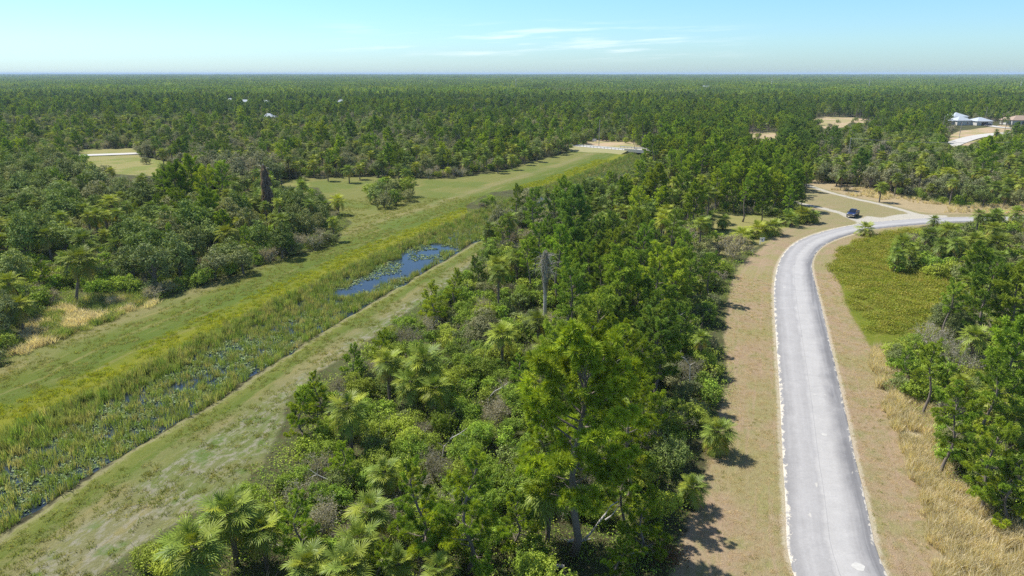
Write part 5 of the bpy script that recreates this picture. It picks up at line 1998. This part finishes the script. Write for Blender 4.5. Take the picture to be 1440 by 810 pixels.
def pickup(loc, rz, label):
    e = empty('pickup_truck', loc, rz, label, 'pickup truck')

    def ring(x_, zb, zt, wb, wt, zm=None):
        zm = zm or (zb + zt) / 2
        return [(x_, -wb, zb), (x_, -wt, zm), (x_, -wt * .97, zt - .06), (x_, -wt * .86, zt), (x_, wt * .86, zt), (x_, wt * .97, zt - .06), (x_, wt, zm), (x_, wb, zb)]
    b = Geo()
    loft(b, [ring(2.86, .42, .92, .70, .84), ring(2.72, .38, 1.08, .86, .95), ring(2.2, .36, 1.16, .9, .99), ring(1.35, .36, 1.22, .9, 1.0), ring(1.2, .36, 1.2, .9, 1.0), ring(-.75, .36, 1.2, .9, 1.0)])
    part('body', b, M_BLUE, e, smooth_=False)
    c_ = Geo()
    loft(c_, [[(1.25, -.86, 1.19), (.62, -.68, 1.80), (.62, .68, 1.80), (1.25, .86, 1.19)], [(-.78, -.86, 1.19), (-.66, -.70, 1.80), (-.66, .70, 1.80), (-.78, .86, 1.19)]])
    loft(c_, [[(.60, -.70, 1.80), (.60, -.60, 1.87), (.60, .60, 1.87), (.60, .70, 1.80)], [(-.62, -.70, 1.80), (-.55, -.60, 1.86), (-.55, .60, 1.86), (-.62, .70, 1.80)]])
    part('cab', c_, M_BLUE, e)
    ws = Geo()
    ws.add([(1.235, -.78, 1.235), (1.235, .78, 1.235), (.665, .63, 1.785), (.665, -.63, 1.785)], [(0, 1, 2), (0, 2, 3)])
    part('windscreen', ws, M_GLASS, e, (.012, 0, .012))
    rw = Geo()
    rw.add([(-.775, -.7, 1.26), (-.69, -.6, 1.74), (-.69, .6, 1.74), (-.775, .7, 1.26)], [(0, 1, 2), (0, 2, 3)])
    part('rear_window', rw, M_GLASS, e, (-.012, 0, 0))
    for s_ in (-1, 1):
        for xa, xb, xc, xd in ((1.05, .15, .15, .60), (.06, -.68, -.60, .06)):
            g = Geo()
            g.add([(xa, s_ * .853, 1.25), (xb, s_ * .853, 1.25), (xc, s_ * .715, 1.74), (xd, s_ * .715, 1.74)], [(0, 1, 2), (0, 2, 3)])
            part('side_window', g, M_GLASS, e, (0, s_ * .016, 0))
        g = Geo()
        box(g, .88, 1.06, s_ * 1.0 - .1, s_ * 1.0 + .1, 1.2, 1.36)
        part('mirror', g, M_BLACKP, e, (0, s_ * .06, 0))
        g = Geo()
        box(g, 2.66, 2.84, s_ * .70 - .19, s_ * .70 + .19, .84, 1.03)
        part('headlight', g, M_LAMP, e, (.03, 0, 0))
        g = Geo()
        box(g, -2.83, -2.78, s_ * .88 - .1, s_ * .88 + .1, .8, 1.15)
        part('tail_light', g, M_RED, e, (-.02, 0, 0))
    bd = Geo()
    box(bd, -2.78, -.78, -.99, .99, .45, .72)
    box(bd, -2.72, -.78, -.99, -.88, .721, 1.20)
    box(bd, -2.72, -.78, .88, .99, .721, 1.20)
    part('bed', bd, M_BLUE, e)
    tg = Geo()
    box(tg, -2.80, -2.723, -.98, .98, .724, 1.19)
    part('tailgate', tg, M_BLUE, e)
    gr = Geo()
    box(gr, 2.83, 2.89, -.48, .48, .62, .94)
    part('grille', gr, M_CHROME, e)
    for k in range(4):
        sl_ = Geo()
        box(sl_, 2.892, 2.905, -.44, .44, .66 + k * .07, .69 + k * .07)
        part('grille_bar', sl_, M_BLACKP, e)
    for x0, x1 in ((2.80, 3.0), (-2.98, -2.81)):
        g = Geo()
        box(g, x0, x1, -.93, .93, .40, .60)
        part('bumper', g, M_CHROME, e)
    ty, ri = disc_wheel(.40, .27)
    tm, rm = ty.mesh('tyre', [M_TYRE]), ri.mesh('rim', [M_CHROME])
    for x_ in (1.95, -1.85):
        for s_ in (-1, 1):
            wh = bpy.data.objects.new('wheel', None)
            COL.objects.link(wh)
            wh.parent = e
            wh.location = (x_, s_ * .90, .40)
            link('tyre', tm, wh)
            link('rim', rm, wh)
            a = Geo()
            tube(a, [(x_ + math.cos(q) * .47, s_ * .985, .42 + math.sin(q) * .47) for q in np.linspace(.0, PI, 9)], [.035] * 9, 0, 4)
            part('wheel_arch', a, M_BLACKP, e)
    return e


q = at(1199, 304.0)
pickup((q.x, q.y, .02), math.radians(-128), 'dark blue pickup truck parked where the sandy track meets the road')

# white yard sign with its post, arm and hanging board
q = at(1068.5, 344.5)
e = empty('yard_sign', (q.x, q.y, 0), .1, 'white post-and-arm yard sign with a hanging board in front of the low palms', 'sign')
g = Geo()
box(g, -.05, .05, -.05, .05, 0, 1.62)
part('post', g, M_WHITEP, e)
g = Geo()
box(g, .052, .98, -.04, .04, 1.46, 1.56)
part('arm', g, M_WHITEP, e)
g = Geo()
box(g, .22, .90, -.02, .02, .68, 1.38)
part('board', g, M_WHITEP, e)
g = Geo()
box(g, .28, .52, -.034, -.021, .98, 1.26)
part('dark_panel', g, M_BLACKP, e)
for x_ in (.3, .8):
    g = Geo()
    tube(g, [(x_, 0, 1.38), (x_, 0, 1.46)], [.012, .012], 0, 4)
    part('hook', g, M_GALV, e)

# white board near the bridge
q = at(836, 201)
e = empty('board_sign', (q.x, q.y, 0), 0.15, 'small white board on two legs beside the approach to the bridge', 'sign')
g = Geo()
box(g, -1.0, 1.0, -.03, .03, .95, 2.15)
part('board', g, M_WHITEP, e)
for s_ in (-1, 1):
    g = Geo()
    box(g, s_ * .85 - .06, s_ * .85 + .06, -.09, -.032, 0, 2.05)
    part('leg', g, M_POLE, e)

# bridge road with rails
A, B_ = at(797, 204.5, 1.3), at(1030, 224, 1.3)
dv_ = (B_ - A)
Lb = dv_.length
ang = math.atan2(dv_.y, dv_.x)


def bx(px):   # distance along the causeway where it crosses column px
    f = (px - 797) / (1030 - 797)
    # refine by projection
    lo, hi = 0.0, 1.0
    for _ in range(30):
        md_ = (lo + hi) / 2
        p_ = A + dv_ * md_
        a_, _b = proj(p_.x, p_.y, 1.3)
        if a_ < px:
            lo = md_
        else:
            hi = md_
    return lo * Lb


x_b0, x_b1 = bx(884), bx(962)
g = Geo()
for a0, a1 in ((-26, x_b0), (x_b1, Lb + 30)):
    V = [(a0, -10, -.1), (a1, -7.5, -.1), (a1, 9.5, -.1), (a0, 12, -.1), (a0, -1.2, 1.22), (a1, -1.2, 1.22), (a1, 9.2, 1.22), (a0, 9.2, 1.22)]
    g.add(V, [(0, 1, 5), (0, 5, 4), (1, 2, 6), (1, 6, 5), (2, 3, 7), (2, 7, 6), (3, 0, 4), (3, 4, 7), (4, 5, 6), (4, 6, 7)])
emb = link('road_embankment', g.mesh('road_embankment', [M_SOIL]), None, (A.x, A.y, 0), ang)
struct(emb, 'low sandy embankment that carries the pale road to the bridge')
g = Geo()
box(g, -26, x_b0 - .02, 0, 8, 1.23, 1.30)
box(g, x_b1 + .02, Lb + 30, 0, 8, 1.23, 1.30)
struct(link('bridge_road', g.mesh('bridge_road', [M_PALE]), None, (A.x, A.y, 0), ang), 'pale road running along the low embankment to the bridge')
e = empty('bridge', (A.x, A.y, 0), ang, 'low concrete bridge carrying the pale road over the channel behind the pines', 'bridge')
g = Geo()
box(g, x_b0, x_b1, -.6, 8.6, .75, 1.31)
part('deck', g, M_CONC, e)
for nm_, y0, y1 in (('parapet', -.6, -.3), ('parapet', 8.3, 8.6)):
    g = Geo()
    box(g, x_b0 - 2, x_b1 + 2, y0, y1, 1.312, 2.15)
    part(nm_, g, M_CONC, e)
for f in (.0, 1.0):
    g = Geo()
    xx_ = x_b0 + (x_b1 - x_b0) * f
    box(g, xx_ - (.8 if f == 0 else -.003), xx_ + (.8 if f else -.003), -.55, 8.55, -1.2, 1.30)
    part('abutment', g, M_CONC, e)
for f in (.33, .67):
    for y_ in (.6, 4, 7.4):
        g = Geo()
        xx_ = x_b0 + (x_b1 - x_b0) * f
        tube(g, [(xx_, y_, -1.2), (xx_, y_, .75)], [.25, .25], 0, 8)
        part('pier', g, M_CONC, e)
for side_, yy_, lb_ in (('near', -.25, 'near white guard rail on short posts leading to the bridge'), ('far', 8.1, 'far grey guard rail on the other side of the bridge road')):
    e = empty('guard_rail', (A.x, A.y, 1.3), ang, lb_, 'guard rail', 'guard rails of the bridge road')
    x0_ = bx(815) if side_ == 'near' else bx(858)
    g = Geo()
    box(g, x0_, x_b0 - 2.1, yy_ - .04, yy_ + .04, .50, .82)
    part('rail', g, M_WHITEP if side_ == 'near' else M_GALV, e)
    pg = Geo()
    box(pg, -.07, .07, -.16, -.045, 0, .78)
    pm = pg.mesh('rail_post', [M_POLE])
    for x_ in np.arange(x0_ + .5, x_b0 - 2.2, 2.0):
        link('rail_post', pm, e, (x_, yy_, 0))


# houses
def hip(g, x0, x1, y0, y1, z, h, over=.5, m=0, gable=False):
    x0, x1, y0, y1 = x0 - over, x1 + over, y0 - over, y1 + over
    wx, wy = x1 - x0, y1 - y0
    if wx >= wy:
        i = 0 if gable else wy / 2
        r0, r1 = (x0 + i, (y0 + y1) / 2, z + h), (x1 - i, (y0 + y1) / 2, z + h)
        V = [(x0, y0, z), (x1, y0, z), (x1, y1, z), (x0, y1, z), r0, r1]
        T = [(0, 1, 5), (0, 5, 4), (1, 2, 5), (2, 3, 4), (2, 4, 5), (3, 0, 4), (0, 2, 1), (0, 3, 2)]
    else:
        i = 0 if gable else wx / 2
        r0, r1 = ((x0 + x1) / 2, y0 + i, z + h), ((x0 + x1) / 2, y1 - i, z + h)
        V = [(x0, y0, z), (x1, y0, z), (x1, y1, z), (x0, y1, z), r0, r1]
        T = [(0, 1, 4), (1, 2, 5), (1, 5, 4), (2, 3, 5), (3, 0, 4), (3, 4, 5), (0, 2, 1), (0, 3, 2)]
    # fascia
    g.add(V, T, m)


def house(loc, rz, label, wings, roofm, wallm, gable=False):
    """wings: (x0, x1, y0, y1, wall height, roof height, windows, door)"""
    e = empty('house', loc, rz, label, 'house')
    for x0, x1, y0, y1, hw, hr, nw, dr in wings:
        g = Geo()
        box(g, x0, x1, y0, y1, -.1, hw)
        part('wall', g, wallm, e)
        g = Geo()
        hip(g, x0, x1, y0, y1, hw + .004, hr, .55, 0, gable)
        part('roof', g, roofm, e)
        for k in range(nw):
            x_ = x0 + (x1 - x0) * (k + .7) / (nw + .4)
            f = Geo()
            box(f, x_ - .65, x_ + .65, y0 - .06, y0 - .003, .9, 2.3)
            fr_o = part('window', f, M_WHITEP, e)
            f = Geo()
            box(f, x_ - .55, x_ + .55, y0 - .075, y0 - .061, 1.0, 2.2)
            part('pane', f, M_GLASS, fr_o)
        if dr:
            f = Geo()
            wd_ = 2.5 if dr == 'garage' else .5
            xc = (x0 + x1) / 2
            box(f, xc - wd_, xc + wd_, y0 - .05, y0 - .004, 0, 2.3)
            part('garage_door' if dr == 'garage' else 'door', f, M_DARKP if dr == 'garage' else M_BLACKP, e)
    return e


q = at(1362, 176)
house((q.x, q.y, 0), .12, 'large house with several white metal roofs at the far right lane',
      [(-9, 2, 0, 9, 3.2, 2.6, 2, None), (2.01, 14, -5, 5.5, 3.0, 2.4, 0, 'garage'), (-5, 6, 9.01, 20, 5.4, 2.6, 2, None), (-13, -9.01, 3, 9, 2.8, 1.6, 1, 'door')], M_WROOF, M_WALL)
q = at(1433, 175.5)
house((q.x, q.y, 0), -.05, 'tan roofed house with pale walls at the right edge, right of the white roofed one',
      [(-5, 10, 0, 10, 3.2, 3.0, 2, 'door'), (-8, -5.01, 2, 9, 3.0, 1.8, 0, None)], M_TROOF, M_WALL)
for k, (fx_, fy_, fw_, lb_) in enumerate(FAR_HOUSES):
    q = at(fx_, fy_, 3.5)
    w_ = fw_ / FOC * q.y * .7
    w_ = min(max(w_, 7), 22)
    house((q.x, q.y, 0), rng.uniform(-.3, .3), lb_, [(-w_ / 2, w_ / 2, 0, w_ * .6, 3.4, 2.4, 2, 'door')] + ([(w_ / 2 + .01, w_ * .9, 1, w_ * .5, 3.0, 1.6, 1, None)] if k % 2 == 0 else []), M_WROOF, M_WALL, gable=bool(k % 2))

# dark car on the driveway of the white roofed house
q = at(1390, 177.5)
e = empty('parked_car', (q.x, q.y, .34), .2, 'dark car standing on the driveway of the white roofed house', 'car')
b = Geo()
loft(b, [[(2.2, -.7, .35), (2.2, -.75, .6), (2.2, .75, .6), (2.2, .7, .35)], [(1.6, -.85, .25), (1.6, -.88, .85), (1.6, .88, .85), (1.6, .85, .25)], [(-1.9, -.85, .25), (-1.9, -.88, .95), (-1.9, .88, .95), (-1.9, .85, .25)], [(-2.3, -.75, .35), (-2.3, -.78, .8), (-2.3, .78, .8), (-2.3, .75, .35)]])
part('body', b, M_DARKP, e)
b = Geo()
loft(b, [[(1.1, -.8, .86), (.4, -.62, 1.42), (.4, .62, 1.42), (1.1, .8, .86)], [(-1.8, -.8, .92), (-1.2, -.62, 1.42), (-1.2, .62, 1.42), (-1.8, .8, .92)]])
part('cabin', b, M_GLASS, e)
ty, ri = disc_wheel(.33, .22)
tm = ty.mesh('wheel', [M_TYRE])
for x_ in (1.35, -1.4):
    for s_ in (-1, 1):
        link('wheel', tm, e, (x_, s_ * .8, .33))


# utility poles and wires
def pole(px, py_top, H, d_px_y, label, arm=True, rz=0.0, rr=.15):
    q = at(px, py_top, H)
    e = empty('utility_pole', (q.x, q.y, 0), rz, label, 'utility pole', 'utility poles')
    g = Geo()
    tube(g, [(0, 0, 0), (0, 0, H)], [rr * 1.25, rr * .85], 0, 8)
    part('shaft', g, M_POLE, e)
    if arm:
        g = Geo()
        box(g, -1.15, 1.15, -.2, -.1, H - .75, H - .6)
        part('crossarm', g, M_POLE, e)
        for x_ in (-1.05, 0.35, 1.05):
            g = Geo()
            tube(g, [(x_, -.15, H - .6), (x_, -.15, H - .42)], [.05, .04], 0, 5)
            part('insulator', g, M_GALV, e)
    return q, H, rz


pA = pole(1197, 193, 10.5, 0, 'wooden utility pole standing in the brush beyond the straw strip', True, .9)
pole(843.5, 168, 13.0, 0, 'tall thin pole beside the bridge road', True, 1.3)
pole(1329, 163, 10, 0, 'pale pole left of the white roofed house', True, .9)
pole(1353, 171.5, 9, 0, 'pole in front of the white roofed house beside the lane', True, .9)
pole(1389, 150, 12, 0, 'pale pole behind the parked dark car at the white roofed house', False)
pole(1476, 196, 10.5, 0, 'utility pole just outside the right edge that holds the wire', True, .9)
pB = at(1476, 196, 10.5)
for k, off in enumerate((-1.05, 0.35, 1.05)):
    g = Geo()
    c_, s_ = math.cos(.9), math.sin(.9)
    a0 = Vector((pA[0].x + off * c_ + .15 * s_, pA[0].y + off * s_, 10.08))
    a1 = Vector((pB.x + off * c_ + .15 * s_, pB.y + off * s_, 10.08))
    n_ = 24
    pts = [tuple(a0.lerp(a1, i / n_) - Vector((0, 0, 1.3 * 4 * (i / n_) * (1 - i / n_)))) for i in range(n_ + 1)]
    tube(g, pts, [.022] * (n_ + 1), 0, 4)
    o = link('overhead_wire', g.mesh('overhead_wire', [M_WIRE]))
    tag(o, ('front', 'middle', 'back')[k] + ' wire running right from the utility pole in the brush', 'wire', 'wires on the utility poles')
for px_, py_, H_, lb_ in ((725, 110.5, 34, 'thin pale mast on the horizon left of the picture middle'), (1052, 111, 38, 'thin pale mast on the horizon right of the far white building'),
                          (1177, 113, 30, 'thin pale mast on the horizon above the tan clearing'), (1371, 115, 26, 'thin pale mast on the far woods above the white roofed house')):
    dist_ = 1500.0
    q = at(px_, py_ + 3.4, 20)
    s_ = 1500 / q.y
    x_ = (px_ - 720) / FOC * 1560
    e = empty('mast', (x_, 1480, 0), 0, lb_, 'mast', 'masts on the horizon')
    _, pt = proj(x_, 1480, 0)
    lo = [h_ for h_ in np.arange(14, 45, .5) if proj(x_, 1480, h_)[1] < py_]
    hh = float(lo[0]) if lo else 25.0
    g = Geo()
    tube(g, [(0, 0, 0), (0, 0, hh)], [.6, .45], 0, 6)
    part('shaft', g, M_WALL, e)
    for z_ in (hh - 2, hh - 6):
        g = Geo()
        box(g, -1.1, 1.1, -1.1, 1.1, z_, z_ + .5)
        part('platform', g, M_WALL, e)


# ------------------------------------------------------------------ dead wood
def hang(g, axis_pts, rad, n, ln, m, lo=.2, hi=.9):
    """dead vines hanging on a trunk"""
    axis_pts = np.array(axis_pts, float)
    f = rng.uniform(0, len(axis_pts) - 1.001, n)
    i = f.astype(int)
    b = (f - i)[:, None]
    c_ = axis_pts[i] * (1 - b) + axis_pts[i + 1] * b
    rr = np.array(rad)[i] * (1 - b[:, 0]) + np.array(rad)[i + 1] * b[:, 0]
    a = rng.uniform(0, 2 * PI, n)
    rr = rr * rng.uniform(.55, 1.15, n) * (.45 + .95 * vnoise(a * 1.1 + 9, f * 2.2, 1.0, len(axis_pts)))
    C = c_ + np.column_stack([np.cos(a) * rr, np.sin(a) * rr, np.zeros(n)])
    sd2 = np.column_stack([-np.sin(a), np.cos(a), np.zeros(n)]) * rng.uniform(.02, .07, (n, 1))
    L = ln * rng.uniform(.5, 1.4, (n, 1))
    tip = C + np.column_stack([rng.normal(size=n) * .12, rng.normal(size=n) * .12, -np.ones(n)]) * L
    V = np.stack([C - sd2, C + sd2, tip], 1).reshape(-1, 3)
    T = np.arange(n)[:, None] * 3 + [0, 1, 2]
    g.add(V, T, m, np.repeat(rng.uniform(lo, hi, n), 3))


q = at(380, 312)
e = empty('dead_tree', (q.x, q.y, 0), 0, 'tall dark dead trunk hung thick with brown vines at the end of the left woods', 'dead tree')
g = Geo()
tube(g, [(0, 0, 0), (-.1, 0, 5), (-.2, 0, 10.5), (-.3, .1, 14.2)], [.45, .4, .3, .12], 0, 9)
part('trunk', g, M_DEADWOOD, e)
g = Geo()
ax_ = [(0, 0, 1.0), (0, 0, 4), (-.1, 0, 7), (-.2, 0, 10), (-.25, 0, 12.5), (-.3, .1, 14)]
hang(g, ax_, [.7, 1.0, 1.05, .9, .75, .25], 3600, 1.5, 0)
hang(g, [(1.2, -.2, 3.5), (1.4, -.2, 5.5), (.9, 0, 8.0)], [.7, .5, .25], 500, 1.2, 0)
hang(g, ax_, [.5, .8, .8, .6, .5, .2], 1800, 1.0, 0, 0, .4)
for k in range(26):   # ragged clumps of vine standing off the trunk
    a_, z_ = rng.uniform(0, 2 * PI), rng.uniform(2.0, 13.2)
    r1_ = (1.0 if z_ < 11 else .6) * rng.uniform(.6, 1.35)
    c0 = np.array([math.cos(a_) * r1_ - .15, math.sin(a_) * r1_, z_])
    hang(g, [tuple(c0 - [0, 0, rng.uniform(.4, 1.6)]), tuple(c0), tuple(c0 * [.5, .5, 1] + [0, 0, .7])], [.12, .30, .10], 150, .8, 0, .2 * rng.uniform(), 1)
part('hanging_vines', g, M_DEADVINE, e)
for s_, z0 in ((-1, 13.3), (1, 12.8), (1, 11.5), (-1, 12.1)):
    g = Geo()
    tube(g, [(-.28, 0, z0), (-.28 + s_ * .9, .2, z0 + .5), (-.28 + s_ * 1.5, .3, z0 + .35)], [.08, .05, .015], 0, 4)
    part('branch', g, M_DEADWOOD, e)
for dx in (2.6, 3.8):
    q2 = at(392, 300)
g = Geo()

q = at(766, 446)
SNAG_H = 10.5
e = empty('dead_tree', (q.x, q.y, 0), 0, 'grey dead palm trunk draped with dead fronds rising from the middle strip', 'dead tree')
g = Geo()
tube(g, [(0, 0, 0), (.02, 0, 2.5), (-.03, 0, 5), (0, 0, 7.5), (.05, 0, SNAG_H - .4)], [.30, .27, .25, .25, .16], 0, 9)
for k in range(60):
    a = k * 2.399
    z_ = .6 + k * (SNAG_H - 1.2) / 60
    c_, s_ = math.cos(a), math.sin(a)
    b0 = np.array([c_ * .24, s_ * .24, z_])
    sd_ = np.array([-s_, c_, 0]) * .07
    g.add([b0 - sd_, b0 + sd_, b0 + np.array([c_ * .2, s_ * .2, .2])], [(0, 1, 2)], 0, .7)
part('trunk', g, M_DEADWOOD, e)
g = Geo()
hang(g, [(0, 0, 4.5), (0, 0, 6.5), (0, 0, 8.5), (0, 0, SNAG_H)], [.25, .45, .7, .3], 700, 1.0, 0, .3, 1)
part('hanging_fronds', g, M_TWIG, e)
g = Geo()
for k in range(90):
    a = rng.uniform(-1.2, 1.2) + (PI if k % 4 == 0 else 0)
    z_ = rng.uniform(6.5, 9.8)
    L = rng.uniform(1.2, 3.0)
    c_, s_ = math.cos(a), math.sin(a)
    tube(g, [(0, 0, z_), (c_ * L * .5, s_ * L * .5, z_ + rng.uniform(-.1, .5)), (c_ * L, s_ * L, z_ + rng.uniform(-1.2, .3))], [.03, .02, .008], 0, 3, cap=False)
part('twigs', g, M_TWIG, e)


def on_plane(px, py, Y0):
    """the point at distance Y0 seen at a pixel"""
    dx_ = (px - 720) / FOC
    dy_ = -(py - 405) / FOC
    fy, fz = CP + dy_ * SP, -SP + dy_ * CP
    t = Y0 / fy
    return (dx_ * t, Y0, CAM_H + fz * t)


def dead_branch(lines, Y0, label, cat='dead branch', mat=M_DEADWOOD, parts=True):
    base_ = on_plane(*lines[0][0][0][:2], Y0)
    e = empty('dead_branch', (base_[0], base_[1], 0), 0, label, cat)
    for pts, r0, r1 in lines:
        P_ = [np.array(on_plane(a, b, Y0 + c_)) - [base_[0], base_[1], 0] for a, b, c_ in [(p_ + (0,))[:3] for p_ in pts]]
        P_ = [np.array([v[0], v[1], max(v[2], .05)]) for v in P_]
        g = Geo()
        tube(g, P_, np.linspace(r0, r1, len(P_)), 0, 6)
        part('branch', g, mat, e)
    return e


dead_branch([([(796, 812), (808, 790, .2), (818, 772, .1), (829, 752), (843, 733, -.2), (852, 722), (858, 712), (869, 705, .1)], .13, .035),
             ([(851, 731), (860, 725, .1), (867, 716, .3), (871, 709, .4)], .06, .02),
             ([(816, 774), (828, 778, .3), (838, 784, .4)], .05, .02),
             ([(812, 784), (817, 768, -.4), (818, 752, -.6)], .05, .02),
             ([(806, 796), (795, 782, .2), (786, 775, .3)], .04, .015)], 45.0, 'long pale bare branch rising crookedly from the bottom edge, right of the tall pine trunk')
dead_branch([([(884, 792), (900, 782, .2), (925, 785), (945, 781, .2)], .06, .02), ([(900, 782), (912, 772), (918, 766, .2)], .04, .015), ([(930, 785, .1), (928, 798, -.3)], .03, .015),
             ([(905, 812), (925, 806, .2), (950, 812)], .05, .02)], 43.6, 'low pale bare sticks of the brush pile beside the verge')
dead_branch([([(386, 706), (392, 735, .3), (393, 750, .2)], .03, .05), ([(372, 757), (392, 750, .2), (400, 751)], .02, .03), ([(360, 766), (375, 758), (385, 744, .3)], .03, .015),
             ([(366, 812), (375, 795, .2), (390, 785, .3), (396, 795)], .06, .02), ([(372, 800), (384, 800, .1), (394, 808)], .05, .02)], 44.5, 'tangle of thin grey sticks in the shade beside the bottom-left palms')
dead_branch([([(778, 812), (785, 800), (793, 812)], .16, .12), ([(760, 806), (768, 800), (775, 812)], .08, .05)], 42.2, 'broken pale log stubs at the bottom edge below the tall pine')
# reddish dead brush
q = at(938, 786)
g = Geo()
n_ = 700
P_ = np.column_stack([rng.normal(size=n_) * .75, rng.normal(size=n_) * .6, rng.uniform(.05, .75, n_)])
leaves(g, P_, unit(rng.normal(size=(n_, 3)) + [0, 0, .3]), .17, 0, rng.uniform(0, 1, n_))
o = link('brush_pile', g.mesh('brush_pile', [M_RUST]), None, (q.x, q.y, 0))
tag(o, 'reddish brown heap of dead leaves and cut brush beside the left verge', 'brush pile', kind='stuff')
# bare dead limbs showing among the crowns
for px_, py_, h_, sz_, ln_, lb_ in ((948, 446, 6.5, 1.0, 1, 'pale bare limb poking out of the pines at mid strip, nearest the verge'), (880, 505, 6.0, .8, -1, 'small bare limb among the pines above the tall yellow-green pine'),
                                    (700, 545, 2.6, .9, 1, 'thin bare sticks in the shrubs right of the shaggy palm clump'), (1182, 0, 0, 0, 0, ''),
                                    (960, 500, 5.0, .8, -1, 'bare crooked limb at the verge side of the strip below the mid pines'), (455, 668, 2.2, 1.0, -1, 'grey twigs sticking out of shrubs above the bottom-left palms'),
                                    (640, 610, 3.0, .9, 1, 'bare grey twigs over the shrubs above the slim young pines'), (395, 268, 5.5, 1.9, 1, 'bare forked branch right of the vine-hung dark snag')):
    if not lb_:
        continue
    q = at(px_, py_, h_)
    e = empty('dead_branch', (q.x, q.y, 0), 0, lb_, 'dead branch')
    g = Geo()
    b0 = np.array([-1.2 * ln_ * sz_, .2, h_ - 1.6 * sz_])
    b1, b2, b3 = np.array([-.4 * ln_ * sz_, 0, h_ - .5 * sz_]), np.array([.5 * ln_ * sz_, -.1, h_ + .1 * sz_]), np.array([1.3 * ln_ * sz_, -.1, h_ + .75 * sz_])
    tube(g, [(-1.5 * ln_ * sz_, .3, 0), b0, b1, b2, b3], [.07, .06, .05, .035, .012], 0, 5)
    part('branch', g, M_DEADWOOD, e)
    for a_, d_ in ((b1, (.3, -.3, .8)), (b2, (-.2, -.2, .9)), (b2, (.8, -.2, -.3)), (b0, (-.7, -.1, .5))):
        g = Geo()
        d_ = np.array(d_) * sz_ * [ln_, 1, 1]
        tube(g, [a_, a_ + d_ * .5 + [0, 0, .06], a_ + d_], [.028, .018, .007], 0, 4)
        part('twig', g, M_DEADWOOD, e)
M_PATCHC = simple('pale_patch', (0.44, 0.43, 0.40), .9, 0, .25, 3)
# pale repair patches in the asphalt
for px_, py_, w_, l_, r_ in ((1207, 797, 1.0, .75, .15), (1159, 611, .55, .5, .3), (1146, 555, .3, .25, .1)):
    q = at(px_, py_, .08)
    a = np.arange(9) / 9 * 2 * PI
    V = [(0, 0, 0)] + [(math.cos(t_) * w_ * .5 * (1 + .15 * math.sin(3 * t_ + px_)), math.sin(t_) * l_ * .6 * (1 + .12 * math.cos(4 * t_)), 0) for t_ in a]
    g = Geo()
    g.add(V, [(0, 1 + k, 1 + (k + 1) % 9) for k in range(9)])
    struct(link('road_patch', g.mesh('road_patch', [M_PATCHC]), None, (q.x, q.y, .078), r_), 'small pale repair patch in the asphalt')
# leaning dark trunk at right
e = dead_branch([([(1388, 478), (1398, 462), (1408, 447), (1417, 430), (1420, 417)], .20, .10), ([(1412, 440), (1422, 434, .3), (1428, 431)], .06, .02), ([(1420, 418), (1412, 412, .4)], .05, .02), ([(1420, 418), (1430, 415, .2)], .05, .02)], 86.0, 'leaning dark bare trunk in the right woods above the pale dead frond', 'dead tree', M_BARK)

# ------------------------------------------------------------------ haze
HM = bpy.data.materials.new('haze')
HM.use_nodes = True
ht = HM.node_tree
ht.nodes.clear()
ho = ht.nodes.new('ShaderNodeOutputMaterial')
hv = ht.nodes.new('ShaderNodeVolumePrincipled')
hv.inputs['Color'].default_value = (0.60, 0.78, 1.0, 1)
hv.inputs['Density'].default_value = HAZE_D
hv.inputs['Anisotropy'].default_value = 0.0
ht.links.new(hv.outputs[0], ho.inputs['Volume'])
g = Geo()
box(g, -95000, 95000, -3000, 92000, -2.2, 46.0)
hz = link('haze', g.mesh('haze', [HM]))
hz['kind'] = 'stuff'
hz['label'] = 'thin blue air haze over the distant woods'
